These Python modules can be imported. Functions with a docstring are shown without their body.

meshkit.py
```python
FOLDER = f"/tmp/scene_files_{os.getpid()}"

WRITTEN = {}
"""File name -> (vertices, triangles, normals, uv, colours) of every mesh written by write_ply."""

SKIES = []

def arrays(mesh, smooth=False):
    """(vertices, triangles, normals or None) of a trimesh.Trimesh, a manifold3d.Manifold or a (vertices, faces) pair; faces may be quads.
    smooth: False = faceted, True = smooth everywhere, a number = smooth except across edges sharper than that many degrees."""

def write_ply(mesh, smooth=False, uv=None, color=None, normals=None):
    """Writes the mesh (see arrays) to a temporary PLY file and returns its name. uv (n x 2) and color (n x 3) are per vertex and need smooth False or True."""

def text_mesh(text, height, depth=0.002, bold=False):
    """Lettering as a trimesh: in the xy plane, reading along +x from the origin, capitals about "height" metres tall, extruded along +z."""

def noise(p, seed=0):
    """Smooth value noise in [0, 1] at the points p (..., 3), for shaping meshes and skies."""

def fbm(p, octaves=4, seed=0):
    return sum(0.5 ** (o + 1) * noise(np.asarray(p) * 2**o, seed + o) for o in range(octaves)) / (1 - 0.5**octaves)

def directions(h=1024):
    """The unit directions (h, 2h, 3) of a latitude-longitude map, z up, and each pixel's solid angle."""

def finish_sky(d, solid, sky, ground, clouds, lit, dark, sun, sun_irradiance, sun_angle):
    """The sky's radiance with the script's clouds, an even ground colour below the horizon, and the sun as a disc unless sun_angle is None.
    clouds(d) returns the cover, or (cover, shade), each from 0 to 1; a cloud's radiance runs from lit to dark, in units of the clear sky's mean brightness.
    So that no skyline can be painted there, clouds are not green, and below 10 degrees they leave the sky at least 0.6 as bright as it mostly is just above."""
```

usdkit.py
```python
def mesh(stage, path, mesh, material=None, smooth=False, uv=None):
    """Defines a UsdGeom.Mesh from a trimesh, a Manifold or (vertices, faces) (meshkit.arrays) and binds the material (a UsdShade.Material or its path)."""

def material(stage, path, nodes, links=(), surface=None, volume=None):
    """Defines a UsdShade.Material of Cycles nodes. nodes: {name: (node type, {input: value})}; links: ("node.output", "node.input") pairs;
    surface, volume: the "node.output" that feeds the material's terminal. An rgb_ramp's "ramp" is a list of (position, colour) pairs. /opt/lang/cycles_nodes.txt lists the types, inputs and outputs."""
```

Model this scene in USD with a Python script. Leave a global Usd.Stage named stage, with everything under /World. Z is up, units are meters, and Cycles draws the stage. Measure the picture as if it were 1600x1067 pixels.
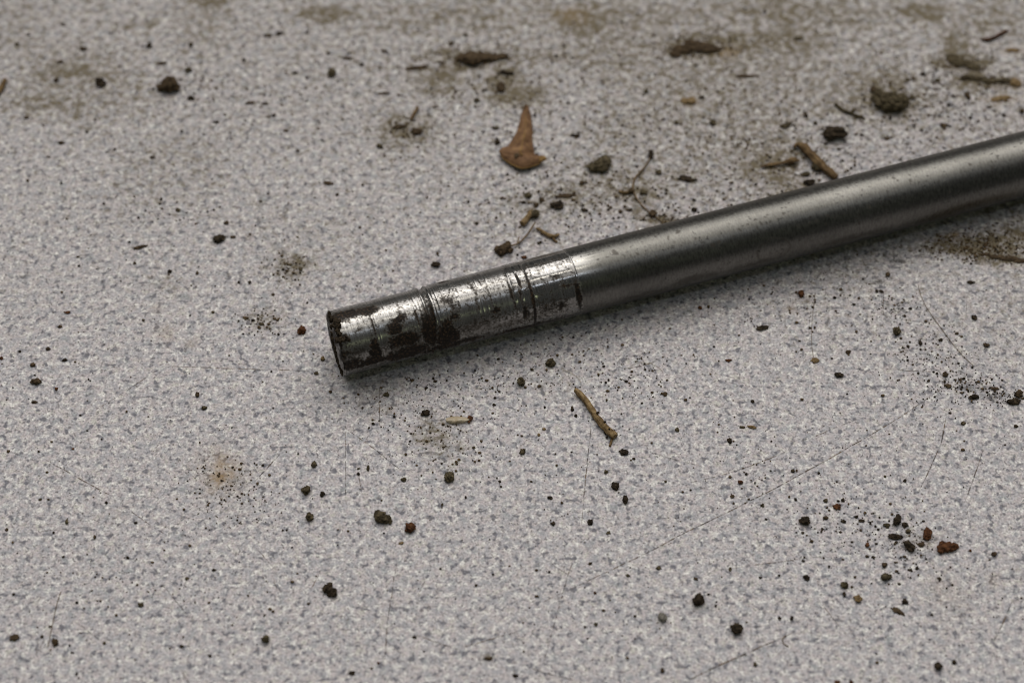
import math, random
import numpy as np, trimesh, usdkit
from meshkit import noise, fbm
from pxr import Usd, UsdGeom, UsdLux, UsdShade, Sdf, Gf, Vt

stage = Usd.Stage.CreateInMemory()
UsdGeom.SetStageUpAxis(stage, UsdGeom.Tokens.z)
UsdGeom.SetStageMetersPerUnit(stage, 1.0)
UsdGeom.Xform.Define(stage, '/World')
UsdGeom.Scope.Define(stage, '/World/Looks')
MM = 0.001
rng = np.random.default_rng(7)

# ---------------------------------------------------------------- camera
PITCH, DIST = math.radians(52.0), 400.0            # looking down at the bench, millimetres
FOCAL, APERTURE = 50.0, 22.3
CAM_POS = np.array([0, -DIST * math.cos(PITCH), DIST * math.sin(PITCH)])
cam = UsdGeom.Camera.Define(stage, '/World/camera')
cam.CreateFocalLengthAttr(FOCAL)
cam.CreateHorizontalApertureAttr(APERTURE)
cam.CreateVerticalApertureAttr(APERTURE * 682 / 1024)
cam.CreateClippingRangeAttr(Gf.Vec2f(0.01, 50))
cam.CreateFStopAttr(8.5)
cam.CreateFocusDistanceAttr(0.388)
cam.CreateExposureAttr(-0.44)
cam.AddTranslateOp().Set(Gf.Vec3d(*(CAM_POS * MM)))
cam.AddRotateXOp().Set(90 - math.degrees(PITCH))

# ---------------------------------------------------------------- light: an indoor workbench
def rect_light(name, deg_back, dist, width, height, intensity, color, x=0.0, roll=0.0):
    """A lamp panel over the bench; deg_back = its angle from straight overhead, towards the far side."""
    a = math.radians(deg_back)
    l = UsdLux.RectLight.Define(stage, '/World/' + name)
    l.CreateWidthAttr(width); l.CreateHeightAttr(height)
    l.CreateIntensityAttr(intensity); l.CreateColorAttr(Gf.Vec3f(*color))
    l.AddTranslateOp().Set(Gf.Vec3d(x, dist * math.sin(a), dist * math.cos(a)))
    l.AddRotateXOp().Set(-deg_back)
    if roll: l.AddRotateZOp().Set(roll)
    return l
ROLL = 18.0
rect_light('window_light', 35, 1.7, 2.6, 1.15, 3.2, (1.0, 0.965, 0.93))
rect_light('ceiling_light', 2, 1.8, 2.4, 0.9, 0.75, (1.0, 0.96, 0.92))
rect_light('tube_lamp', 31, 1.6, 1.6, 0.045, 11.0, (1.0, 0.93, 0.78), roll=ROLL)
rect_light('tube_lamp_001', 4, 1.6, 1.6, 0.045, 9.0, (1.0, 0.95, 0.84), roll=ROLL)
rect_light('tube_lamp_002', -19, 1.6, 1.7, 0.05, 5.5, (0.80, 0.88, 1.0), roll=ROLL)
rect_light('yard_light', -56, 1.9, 1.5, 0.16, 2.2, (0.9, 1.0, 0.6), roll=ROLL)
room = UsdLux.DomeLight.Define(stage, '/World/room_light')
room.CreateIntensityAttr(1.0)
usdkit.material(stage, '/World/Looks/room_glow', {'b': ('background_shader', {'color': (0.9, 0.95, 0.92), 'strength': 0.055})}, surface='b.background')
UsdShade.MaterialBindingAPI.Apply(room.GetPrim()).Bind(UsdShade.Material.Get(stage, '/World/Looks/room_glow'))

# ---------------------------------------------------------------- measuring helpers
_F = np.array([0, math.cos(PITCH), -math.sin(PITCH)]); _R = np.array([1., 0, 0]); _U = np.cross(_R, _F)
PX = FOCAL / APERTURE * 1600
def ray(x, y):
    d = _F + _R * ((x - 800) / PX) + _U * ((533.5 - y) / PX)
    return d
def at(x, y, z=0.0):
    """The point at height z (mm) above the bench that was measured at this place of the 1600 px wide photograph."""
    d = ray(x, y)
    return CAM_POS + d * ((z - CAM_POS[2]) / d[2])
def scale_at(x, y):
    d = ray(x, y); t = -CAM_POS[2] / d[2]
    return t / PX                                   # mm per photo pixel

# ---------------------------------------------------------------- prim helpers
_used = {}
def numbered(path):
    n = _used.get(path, -1) + 1
    _used[path] = n
    return path if n == 0 else f'{path}_{n:03d}'
def M(name): return UsdShade.Material.Get(stage, '/World/Looks/' + name)
def tag(prim, label=None, cat=None, group=None, kind=None):
    p = prim.GetPrim() if hasattr(prim, 'GetPrim') else prim
    for k, v in (('label', label), ('category', cat), ('group', group), ('kind', kind)):
        if v: p.SetCustomDataByKey(k, v)
    return prim
def thing(name, loc=(0, 0, 0), rotz=0.0):
    x = UsdGeom.Xform.Define(stage, numbered('/World/' + name))
    x.AddTranslateOp().Set(Gf.Vec3d(*(np.asarray(loc, float) * MM)))
    if rotz: x.AddRotateZOp().Set(rotz)
    return x
def obj(name, v, f, mat, parent=None, smooth=True, color=None, uv=None):
    """One mesh (points in mm) under parent, or at top level."""
    base = (str(parent.GetPath()) if parent else '/World') + '/' + name
    path = numbered(base)
    m = usdkit.mesh(stage, path, (np.asarray(v, float) * MM, np.asarray(f)), M(mat), smooth=smooth)
    if color is not None:
        UsdGeom.PrimvarsAPI(m).CreatePrimvar('wear', Sdf.ValueTypeNames.Color3fArray, 'vertex').Set(Vt.Vec3fArray.FromNumpy(np.asarray(color, np.float32)))
    return m
def cat_meshes(parts):
    V, F, n = [], [], 0
    for v, f in parts:
        V.append(v); F.append(np.asarray(f) + n); n += len(v)
    return np.vstack(V), np.vstack(F)

# ---------------------------------------------------------------- materials
def L(name, nodes, links, surface): return usdkit.material(stage, '/World/Looks/' + name, nodes, links, surface=surface)
def smooth_range(a, b, lo=0., hi=1.): return ('map_range', {'range_type': 'smoothstep', 'from_min': a, 'from_max': b, 'to_min': lo, 'to_max': hi})

L('laminate', {
    'g': ('geometry', {}),
    'wear': ('attribute', {'attribute': 'wear'}), 'ws': ('separate_color', {}),
    'warp': ('noise_texture', {'scale': 700., 'detail': 2.}),
    'wsub': ('vector_math', {'math_type': 'subtract', 'vector2': (0.5, 0.5, 0.5)}),
    'wmul': ('vector_math', {'math_type': 'scale', 'scale': 0.00035}),
    'p': ('vector_math', {'math_type': 'add'}),
    # soft tints of the printed laminate
    'tint': ('noise_texture', {'scale': 560., 'detail': 2., 'roughness': 0.6}),
    'tr': ('rgb_ramp', {'ramp': [(0.30, (0.36, 0.375, 0.395)), (0.42, (0.445, 0.43, 0.465)), (0.5, (0.52, 0.495, 0.515)), (0.58, (0.545, 0.49, 0.51)), (0.70, (0.575, 0.56, 0.52))]}),
    # white flecks
    'wn': ('noise_texture', {'scale': 920., 'detail': 2.0, 'roughness': 0.6}), 'wr': smooth_range(0.46, 0.72, 0, 0.9),
    'mixw': ('mix', {'color2': (0.86, 0.845, 0.815)}),
    # grey blue flecks, two sizes
    'off': ('vector_math', {'math_type': 'add', 'vector2': (3.1, 1.7, 0.4)}),
    'dn': ('noise_texture', {'scale': 860., 'detail': 1.6, 'roughness': 0.55}), 'dr': smooth_range(0.53, 0.70, 0, 0.92),
    'mixd': ('mix', {'color2': (0.135, 0.135, 0.165)}),
    'off2': ('vector_math', {'math_type': 'add', 'vector2': (7.3, 2.2, 1.4)}),
    'sn': ('noise_texture', {'scale': 1700., 'detail': 1.5, 'roughness': 0.55}), 'sr': smooth_range(0.55, 0.72, 0, 0.85),
    'mixs': ('mix', {'color2': (0.19, 0.175, 0.18)}),
    'fine': ('noise_texture', {'scale': 2600., 'detail': 1.}), 'fr': ('map_range', {'from_min': 0.3, 'from_max': 0.7, 'to_min': 0.74, 'to_max': 1.26}),
    'mixf': ('mix', {'mix_type': 'multiply', 'fac': 1.0}),
    # dust and grease rubbed into the surface: amount per place, broken up by grain
    'gn': ('noise_texture', {'scale': 640., 'detail': 4., 'roughness': 0.75}),
    'ga': ('math', {'math_type': 'multiply_add', 'value2': 1.0, 'value3': 0.0}),
    'g1': ('math', {'math_type': 'multiply_add', 'value2': 0.33}), 'g1r': smooth_range(0.57, 0.86, 0, 0.8), 'gz': ('math', {'math_type': 'multiply'}), 'gs': smooth_range(0.0, 0.25),
    'film': ('math', {'math_type': 'multiply', 'value2': 0.33}), 'fsum': ('math', {'math_type': 'add', 'use_clamp': True}), 'mixb': ('mix', {'color2': (0.125, 0.097, 0.05)}),
    'g2': ('math', {'math_type': 'multiply_add', 'value2': 0.33}), 'g2r': smooth_range(0.57, 0.86, 0, 0.85), 'gz2': ('math', {'math_type': 'multiply'}), 'gs2': smooth_range(0.0, 0.25),
    'mixk': ('mix', {'color2': (0.035, 0.034, 0.036)}),
    'mixo': ('mix', {'color2': (0.33, 0.21, 0.085)}), 'om': ('math', {'math_type': 'multiply'}),
    'onr': smooth_range(0.3, 0.65, 0.3, 0.95),
    'bump': ('bump', {'strength': 0.25, 'distance': 0.00006}),
    'bs': ('principled_bsdf', {'roughness': 0.52, 'specular_ior_level': 0.35}),
}, [('g.position', 'warp.vector'), ('warp.color', 'wsub.vector1'), ('wsub.vector', 'wmul.vector1'), ('g.position', 'p.vector1'), ('wmul.vector', 'p.vector2'),
    ('p.vector', 'tint.vector'), ('tint.fac', 'tr.fac'),
    ('p.vector', 'wn.vector'), ('wn.fac', 'wr.value'), ('wr.result', 'mixw.fac'), ('tr.color', 'mixw.color1'),
    ('p.vector', 'off.vector1'), ('off.vector', 'dn.vector'), ('dn.fac', 'dr.value'), ('dr.result', 'mixd.fac'), ('mixw.color', 'mixd.color1'),
    ('p.vector', 'off2.vector1'), ('off2.vector', 'sn.vector'), ('sn.fac', 'sr.value'), ('sr.result', 'mixs.fac'), ('mixd.color', 'mixs.color1'),
    ('off2.vector', 'fine.vector'), ('fine.fac', 'fr.value'), ('mixs.color', 'mixf.color1'), ('fr.result', 'mixf.color2'),
    ('wear.color', 'ws.color'), ('g.position', 'gn.vector'), ('gn.fac', 'ga.value1'),
    ('ga.value', 'g1.value3'), ('ws.r', 'g1.value1'), ('g1.value', 'g1r.value'), ('ws.r', 'gs.value'), ('g1r.result', 'gz.value1'), ('gs.result', 'gz.value2'),
    ('ws.r', 'film.value1'), ('film.value', 'fsum.value1'), ('gz.value', 'fsum.value2'), ('fsum.value', 'mixb.fac'), ('mixf.color', 'mixb.color1'),
    ('ga.value', 'g2.value3'), ('ws.g', 'g2.value1'), ('g2.value', 'g2r.value'), ('ws.g', 'gs2.value'), ('g2r.result', 'gz2.value1'), ('gs2.result', 'gz2.value2'),
    ('gz2.value', 'mixk.fac'), ('mixb.color', 'mixk.color1'),
    ('gn.fac', 'onr.value'), ('onr.result', 'om.value1'), ('ws.b', 'om.value2'), ('om.value', 'mixo.fac'), ('mixk.color', 'mixo.color1'),
    ('gn.fac', 'bump.height'), ('bump.normal', 'bs.normal'),
    ('mixo.color', 'bs.base_color')], 'bs.BSDF')

L('scratch_dirt', {
    'g': ('geometry', {}), 'n': ('noise_texture', {'scale': 900., 'detail': 3., 'roughness': 0.7}), 'r': smooth_range(0.40, 0.62, 0.08, 0.85),
    'n2': ('noise_texture', {'scale': 260., 'detail': 1.}), 'c': ('rgb_ramp', {'ramp': [(0.35, (0.20, 0.13, 0.07)), (0.6, (0.07, 0.055, 0.05))]}),
    'd': ('principled_bsdf', {'roughness': 0.8}), 't': ('transparent_bsdf', {}), 'm': ('mix_closure', {})},
  [('g.position', 'n.vector'), ('n.fac', 'r.value'), ('g.position', 'n2.vector'), ('n2.fac', 'c.fac'), ('c.color', 'd.base_color'), ('r.result', 'm.fac'), ('t.BSDF', 'm.closure1'), ('d.BSDF', 'm.closure2')], 'm.closure')

def dirt(name, c1, c2, c3, rough=0.9, scale=1500., spec=0.25):
    L(name, {
        'g': ('geometry', {}), 'n': ('noise_texture', {'scale': scale, 'detail': 4., 'roughness': 0.7}),
        'r': ('rgb_ramp', {'ramp': [(0.3, c1), (0.5, c2), (0.72, c3)]}),
        'b': ('bump', {'strength': 0.8, 'distance': 0.0002}),
        'p': ('principled_bsdf', {'roughness': rough, 'specular_ior_level': spec})},
      [('g.position', 'n.vector'), ('n.fac', 'r.fac'), ('r.color', 'p.base_color'), ('n.fac', 'b.height'), ('b.normal', 'p.normal')], 'p.BSDF')
dirt('dirt_black', (0.008, 0.006, 0.004), (0.032, 0.0235, 0.0155), (0.10, 0.074, 0.047), spec=0.15)
dirt('dirt_brown', (0.022, 0.015, 0.009), (0.065, 0.043, 0.024), (0.15, 0.105, 0.06))
dirt('grit_brown', (0.035, 0.022, 0.011), (0.10, 0.066, 0.034), (0.20, 0.14, 0.08))
dirt('dirt_olive', (0.018, 0.014, 0.008), (0.068, 0.053, 0.029), (0.19, 0.155, 0.095))
dirt('dirt_rust', (0.02, 0.009, 0.005), (0.085, 0.034, 0.014), (0.17, 0.075, 0.03))
dirt('dirt_tan', (0.08, 0.05, 0.022), (0.20, 0.135, 0.065), (0.33, 0.245, 0.14))
dirt('dirt_grey', (0.10, 0.095, 0.08), (0.20, 0.185, 0.16), (0.32, 0.30, 0.27))
dirt('leaf_skin', (0.065, 0.033, 0.016), (0.19, 0.102, 0.05), (0.33, 0.195, 0.10), rough=0.7, scale=650.)
dirt('leaf_edge', (0.13, 0.07, 0.02), (0.27, 0.16, 0.05), (0.38, 0.25, 0.10), rough=0.7, scale=700.)
dirt('leaf_rim', (0.03, 0.018, 0.008), (0.09, 0.05, 0.02), (0.2, 0.11, 0.05), rough=0.8, scale=900.)
dirt('twig_bark', (0.06, 0.035, 0.016), (0.15, 0.095, 0.045), (0.28, 0.19, 0.09), rough=0.8, scale=900.)
dirt('stick_wood', (0.06, 0.037, 0.016), (0.19, 0.125, 0.056), (0.40, 0.29, 0.15), rough=0.75, scale=1100.)
dirt('fibre', (0.09, 0.06, 0.03), (0.17, 0.115, 0.06), (0.28, 0.20, 0.11), rough=0.7)
L('husk', {
    'g': ('geometry', {}), 'n': ('noise_texture', {'scale': 600., 'detail': 3.}), 'r': ('rgb_ramp', {'ramp': [(0.35, (0.46, 0.36, 0.22)), (0.65, (0.70, 0.62, 0.48))]}),
    'p': ('principled_bsdf', {'roughness': 0.35}), 't': ('transparent_bsdf', {}), 'm': ('mix_closure', {'fac': 0.72})},
  [('g.position', 'n.vector'), ('n.fac', 'r.fac'), ('r.color', 'p.base_color'), ('t.BSDF', 'm.closure1'), ('p.BSDF', 'm.closure2')], 'm.closure')

# satin grey bar steel
L('bar_steel', {
    'o': ('texture_coordinate', {}), 'wear': ('attribute', {'attribute': 'wear'}), 'ws': ('separate_color', {}),
    'map': ('mapping', {'scale': (2600., 1100., 1100.)}), 'n': ('noise_texture', {'scale': 1., 'detail': 3., 'roughness': 0.7}),
    'pit': ('noise_texture', {'scale': 1500., 'detail': 2., 'roughness': 0.6}), 'pr': smooth_range(0.625, 0.70, 0, 0.75),
    'big': ('noise_texture', {'scale': 90., 'detail': 3.}), 'br': ('map_range', {'from_min': 0.3, 'from_max': 0.7, 'to_min': 0.85, 'to_max': 1.12}),
    'c': ('rgb_ramp', {'ramp': [(0.25, (0.12, 0.117, 0.108)), (0.75, (0.21, 0.206, 0.192))]}),
    'mb': ('mix', {'mix_type': 'multiply', 'fac': 1.0}),
    'mp': ('mix', {'color2': (0.02, 0.017, 0.014)}), 'ms': ('mix', {'color2': (0.045, 0.037, 0.028)}),
    'add': ('math', {'math_type': 'maximum'}), 'met': ('math', {'math_type': 'multiply_add', 'value2': -0.8, 'value3': 1.0}),
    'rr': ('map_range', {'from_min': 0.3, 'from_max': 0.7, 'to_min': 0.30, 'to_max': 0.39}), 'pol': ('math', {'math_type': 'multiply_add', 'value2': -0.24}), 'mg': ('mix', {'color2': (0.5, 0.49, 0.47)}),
    'b': ('bump', {'strength': 0.2, 'distance': 0.00003}),
    'p': ('principled_bsdf', {'roughness': 0.34, 'metallic': 1.0})},
  [('o.object', 'map.vector'), ('map.vector', 'n.vector'), ('n.fac', 'c.fac'), ('o.object', 'pit.vector'), ('pit.fac', 'pr.value'), ('o.object', 'big.vector'), ('big.fac', 'br.value'),
   ('c.color', 'mb.color1'), ('br.result', 'mb.color2'), ('mb.color', 'mg.color1'), ('ws.g', 'mg.fac'), ('mg.color', 'mp.color1'), ('pr.result', 'mp.fac'), ('wear.color', 'ws.color'), ('mp.color', 'ms.color1'), ('ws.r', 'ms.fac'),
   ('ws.r', 'add.value1'), ('pr.result', 'add.value2'), ('add.value', 'met.value1'), ('met.value', 'p.metallic'),
   ('n.fac', 'rr.value'), ('ws.g', 'pol.value1'), ('rr.result', 'pol.value3'), ('pol.value', 'p.roughness'), ('n.fac', 'b.height'), ('b.normal', 'p.normal'), ('ms.color', 'p.base_color')], 'p.BSDF')

# turned, worn and rusty end of the bar. wear: r = black rust and grease with some painted shade, g = polish, b = brown film, also painted shade of the lower half
L('worn_steel', {
    'o': ('texture_coordinate', {}), 'wear': ('attribute', {'attribute': 'wear'}), 'ws': ('separate_color', {}),
    'map': ('mapping', {'scale': (5200., 60., 60.)}), 'n': ('noise_texture', {'scale': 1., 'detail': 3., 'roughness': 0.65}),
    'pit': ('noise_texture', {'scale': 2300., 'detail': 2.5, 'roughness': 0.6}),
    'c': ('rgb_ramp', {'ramp': [(0.25, (0.25, 0.245, 0.24)), (0.75, (0.58, 0.57, 0.555))]}),
    'rust': ('rgb_ramp', {'ramp': [(0.3, (0.005, 0.004, 0.0032)), (0.52, (0.016, 0.011, 0.0075)), (0.68, (0.07, 0.043, 0.025))]}),
    'mixf': ('mix', {'color2': (0.055, 0.046, 0.037)}), 'mixr': ('mix', {}),
    'met': ('math', {'math_type': 'multiply_add', 'value2': -0.9}), 'metf': ('math', {'math_type': 'multiply_add', 'value2': -0.45, 'value3': 1.0}), 'metc': ('math', {'math_type': 'maximum', 'value2': 0.05}),
    'r0': ('map_range', {'from_min': 0.0, 'from_max': 1.0, 'to_min': 0.30, 'to_max': 0.15}),
    'r1': ('math', {'math_type': 'multiply_add', 'value2': 0.36}),
    'hb': ('math', {'math_type': 'multiply_add', 'value2': 1.6}),
    'ph': ('math', {'math_type': 'multiply'}),
    'b': ('bump', {'strength': 0.2, 'distance': 0.00002}),
    'b2': ('bump', {'strength': 0.6, 'distance': 0.0001}),
    'p': ('principled_bsdf', {'metallic': 1.0, 'specular_ior_level': 0.22})},
  [('o.object', 'map.vector'), ('map.vector', 'n.vector'), ('n.fac', 'c.fac'), ('o.object', 'pit.vector'), ('pit.fac', 'rust.fac'),
   ('wear.color', 'ws.color'), ('c.color', 'mixf.color1'), ('ws.b', 'mixf.fac'), ('mixf.color', 'mixr.color1'), ('rust.color', 'mixr.color2'), ('ws.r', 'mixr.fac'),
   ('ws.b', 'metf.value1'), ('metf.value', 'met.value3'), ('ws.r', 'met.value1'), ('met.value', 'metc.value1'), ('metc.value', 'p.metallic'), ('ws.g', 'r0.value'), ('ws.r', 'r1.value1'), ('r0.result', 'r1.value3'), ('r1.value', 'p.roughness'),
   ('n.fac', 'b.height'), ('pit.fac', 'ph.value1'), ('ws.r', 'ph.value2'), ('ph.value', 'b2.height'), ('b.normal', 'b2.normal'), ('b2.normal', 'p.normal'),
   ('mixr.color', 'p.base_color')], 'p.BSDF')

# ---------------------------------------------------------------- countertop
def ss(a, b, x):
    t = np.clip((x - a) / (b - a), 0, 1); return t * t * (3 - 2 * t)
def axis(lo, hi, step, far_lo, far_hi, n):
    mid = np.arange(lo, hi + step / 2, step)
    g = np.linspace(0, 1, n + 1)[1:] ** 2
    return np.concatenate([(lo + (far_lo - lo) * g)[::-1], mid, mid[-1] + (far_hi - mid[-1]) * g])
gx, gy = axis(-118, 118, 0.5, -700, 700, 10), axis(-78, 100, 0.5, -420, 520, 10)
X, Y = np.meshgrid(gx, gy)
nx, ny = len(gx), len(gy)
P2 = np.stack([X.ravel(), Y.ravel(), np.zeros(X.size)], 1)
wear = np.zeros((X.size, 3))
# rubbed-in stains: photo x, y, half width, half height, amount, channel (0 brown dust, 1 black grease, 2 ochre), tilt
STAINS = [
 (410, 500, 30, 18, .7, 0), (454, 412, 34, 22, .8, 0), (262, 444, 34, 16, .45, 0), (244, 482, 12, 9, .5, 2), (255, 517, 16, 14, .45, 2), (298, 537, 8, 6, .8, 2),
 (347, 742, 40, 32, 1.0, 2), (345, 738, 22, 22, .9, 2), (355, 758, 60, 46, .55, 0), (181, 806, 32, 16, .5, 0), (110, 110, 60, 16, .4, 0), (70, 165, 60, 24, .35, 0), (202, 42, 12, 7, .9, 0), (234, 38, 9, 8, .8, 0),
 (330, 4, 20, 8, .9, 0), (510, 22, 32, 14, .7, 0), (740, 92, 110, 20, .75, 0), (690, 120, 60, 28, .6, 0), (790, 130, 40, 30, .7, 0), (640, 205, 50, 30, .5, 0), (820, 150, 50, 20, .5, 0),
 (895, 25, 26, 14, .5, 2), (895, 35, 34, 16, .6, 0), (1090, 72, 60, 16, 1.0, 0), (1140, 83, 24, 10, .6, 2), (1160, 95, 20, 12, .5, 1), (1077, 158, 16, 10, .8, 2), (1450, 18, 44, 16, .8, 0), (1500, 96, 44, 20, .9, 0),
 (1490, 75, 20, 26, .7, 0), (1540, 128, 50, 14, .9, 0), (1563, 154, 26, 9, .7, 2), (1588, 130, 14, 9, .8, 2), (1583, 79, 16, 6, .7, 2), (1395, 150, 60, 40, .5, 0), (1245, 290, 60, 30, .35, 0), (1230, 60, 80, 30, .3, 0),
 (880, 308, 80, 34, .4, 0), (990, 310, 60, 40, .4, 0), (1210, 250, 60, 30, .5, 0), (1030, 345, 40, 10, .6, 0), (760, 30, 200, 30, .3, 0), (1250, 20, 200, 24, .3, 0), (1560, 30, 60, 50, .4, 0),
 (1530, 385, 84, 20, .8, 0), (1575, 404, 36, 8, 1.1, 0), (1490, 366, 14, 8, .8, 2), (1590, 365, 30, 14, .9, 0), (1400, 402, 34, 22, .7, 1), (1378, 438, 16, 14, .7, 1), (1480, 385, 60, 20, .6, 0),
 (1400, 482, 26, 16, .75, 1), (1440, 535, 30, 22, .5, 1), (1510, 605, 30, 14, .75, 1), (1500, 590, 60, 26, .45, 1), (1560, 622, 40, 12, .7, 1), (1250, 470, 40, 20, .2, 0), (1235, 480, 12, 7, .5, 2),
 (679, 678, 46, 26, .5, 0), (700, 700, 60, 60, .3, 0), (880, 600, 80, 30, .2, 0), (763, 1025, 18, 12, .7, 0), (1440, 850, 36, 22, .6, 0), (1410, 850, 24, 16, .5, 1), (1473, 925, 34, 40, .35, 2), (1552, 908, 16, 14, .5, 2),
 (1425, 885, 20, 16, .35, 1), (1110, 945, 30, 20, .3, 0), (600, 635, 60, 22, .4, 0), (575, 600, 60, 14, .3, 0), (1460, 700, 50, 30, .15, 0), (560, 560, 20, 20, .3, 0), (1590, 890, 20, 12, .4, 0),
]
for s in STAINS:
    x, y, rx, ry, amt, ch = s[:6]
    c = at(x, y); k = scale_at(x, y)
    d = np.hypot((P2[:, 0] - c[0]) / (rx * k), (P2[:, 1] - c[1]) / (ry * k / math.sin(PITCH)))
    near = d < 2.6
    q = P2[near]
    w = fbm(q * 0.22 + 5, 3, 11) - 0.5
    g = np.exp(-((np.maximum(d[near] + 1.3 * w, 0)) ** 2) * 1.3)
    wear[near, ch] += .72 * amt * g
# a film of dust that thickens behind the rod
dust = ss(-40, 75, P2[:, 1] + 0.1 * P2[:, 0]) * 0.52 * (0.8 + .4 * ss(.3, .75, fbm(P2 * 0.05 + 9, 3, 3)))
wear[:, 0] += dust
wear = np.clip(wear, 0, .85)
ii = (np.arange(ny - 1)[:, None] * nx + np.arange(nx - 1)[None, :]).ravel()
F = np.vstack([np.stack([ii, ii + 1, ii + nx + 1], 1), np.stack([ii, ii + nx + 1, ii + nx], 1)])
# edge band and underside of the board
per = np.concatenate([np.arange(nx), np.arange(1, ny) * nx + nx - 1, (ny - 1) * nx + np.arange(nx - 2, -1, -1), np.arange(ny - 2, 0, -1) * nx])
v1 = P2[per] - [0, 0, 28]
base = len(P2)
n = len(per); a = np.arange(n); b = (a + 1) % n
side = np.vstack([np.stack([per[a], base + a, base + b], 1), np.stack([per[a], base + b, per[b]], 1)])
under = np.stack([np.full(n, base + n), base + b, base + a], 1)
V = np.vstack([P2, v1, [[0, 50, -28]]])
wear = np.vstack([wear, np.zeros((n + 1, 3))])
top = thing('countertop')
tag(top, 'pale grey speckled laminate countertop, dusty and scratched, under the steel rod', 'countertop', kind='structure')
obj('laminate_board', V, np.vstack([F, side, under]), 'laminate', top, smooth=40 if False else False, color=wear)

# scratches with dirt in them (photo polylines, width in photo px)
SCRATCHES = [
 ([(1478, 603), (1400, 655), (1321, 702), (1200, 768), (1060, 838), (985, 876), (911, 911), (850, 940)], 2.0), ([(1384, 576), (1420, 579), (1462, 580)], 1.5),
 ([(69, 717), (125, 748), (179, 777)], 1.6), ([(190, 786), (220, 810), (262, 836)], 1.2), ([(270, 572), (370, 576), (485, 579)], 1.5), ([(150, 640), (260, 570)], .9),
 ([(253, 913), (275, 939), (296, 965)], 1.5), ([(119, 972), (155, 999)], 1.3), ([(440, 707), (420, 728), (399, 751)], 1.5), ([(399, 855), (430, 889)], 1.3), ([(499, 896), (481, 930)], 1.2), ([(425, 898), (440, 944)], 1.0),
 ([(540, 669), (585, 702), (626, 734)], 1.5), ([(540, 672), (540, 730), (540, 788)], 1.2), ([(924, 663), (916, 740), (908, 818)], 1.4), ([(593, 606), (593, 640), (593, 665)], 1.6),
 ([(621, 879), (608, 955), (600, 1038)], 1.5), ([(666, 903), (650, 936)], 1.2), ([(815, 984), (770, 998), (725, 1010)], 1.5), ([(652, 992), (722, 1017)], 1.4), ([(894, 876), (870, 960), (848, 1038)], 1.5),
 ([(825, 1042), (862, 1053), (898, 1062)], 1.6), ([(748, 858), (748, 880)], 1.2), ([(1237, 989), (1160, 1023), (1067, 1066)], 2.6), ([(1583, 937), (1568, 970), (1552, 1003)], 1.8), ([(1536, 703), (1522, 745), (1507, 786)], 1.6),
 ([(1466, 700), (1452, 735), (1435, 769)], 1.5), ([(1478, 650), (1474, 674), (1470, 696)], 1.8), ([(1381, 455), (1380, 480), (1381, 502)], 1.3), ([(1060, 757), (1150, 735), (1240, 700)], 1.0), ([(1120, 890), (1200, 880), (1290, 868)], 1.2),
 ([(970, 575), (1010, 570), (1030, 562)], 1.2), ([(60, 830), (110, 826), (150, 822)], 1.0), ([(1340, 655), (1250, 690)], 1.1), ([(1510, 470), (1508, 500)], 1.0), ([(1280, 940), (1330, 1000)], .8), ([(860, 880), (900, 905)], .8), ([(300, 1075), (283, 1045)], 1.6),
 ([(190, 70), (194, 120)], 1.2), ([(560, 740), (566, 775)], 1.0), ([(520, 575), (700, 560)], .8), ([(990, 700), (1100, 730)], .8), ([(80, 985), (50, 1030)], 1.0)]
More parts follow.
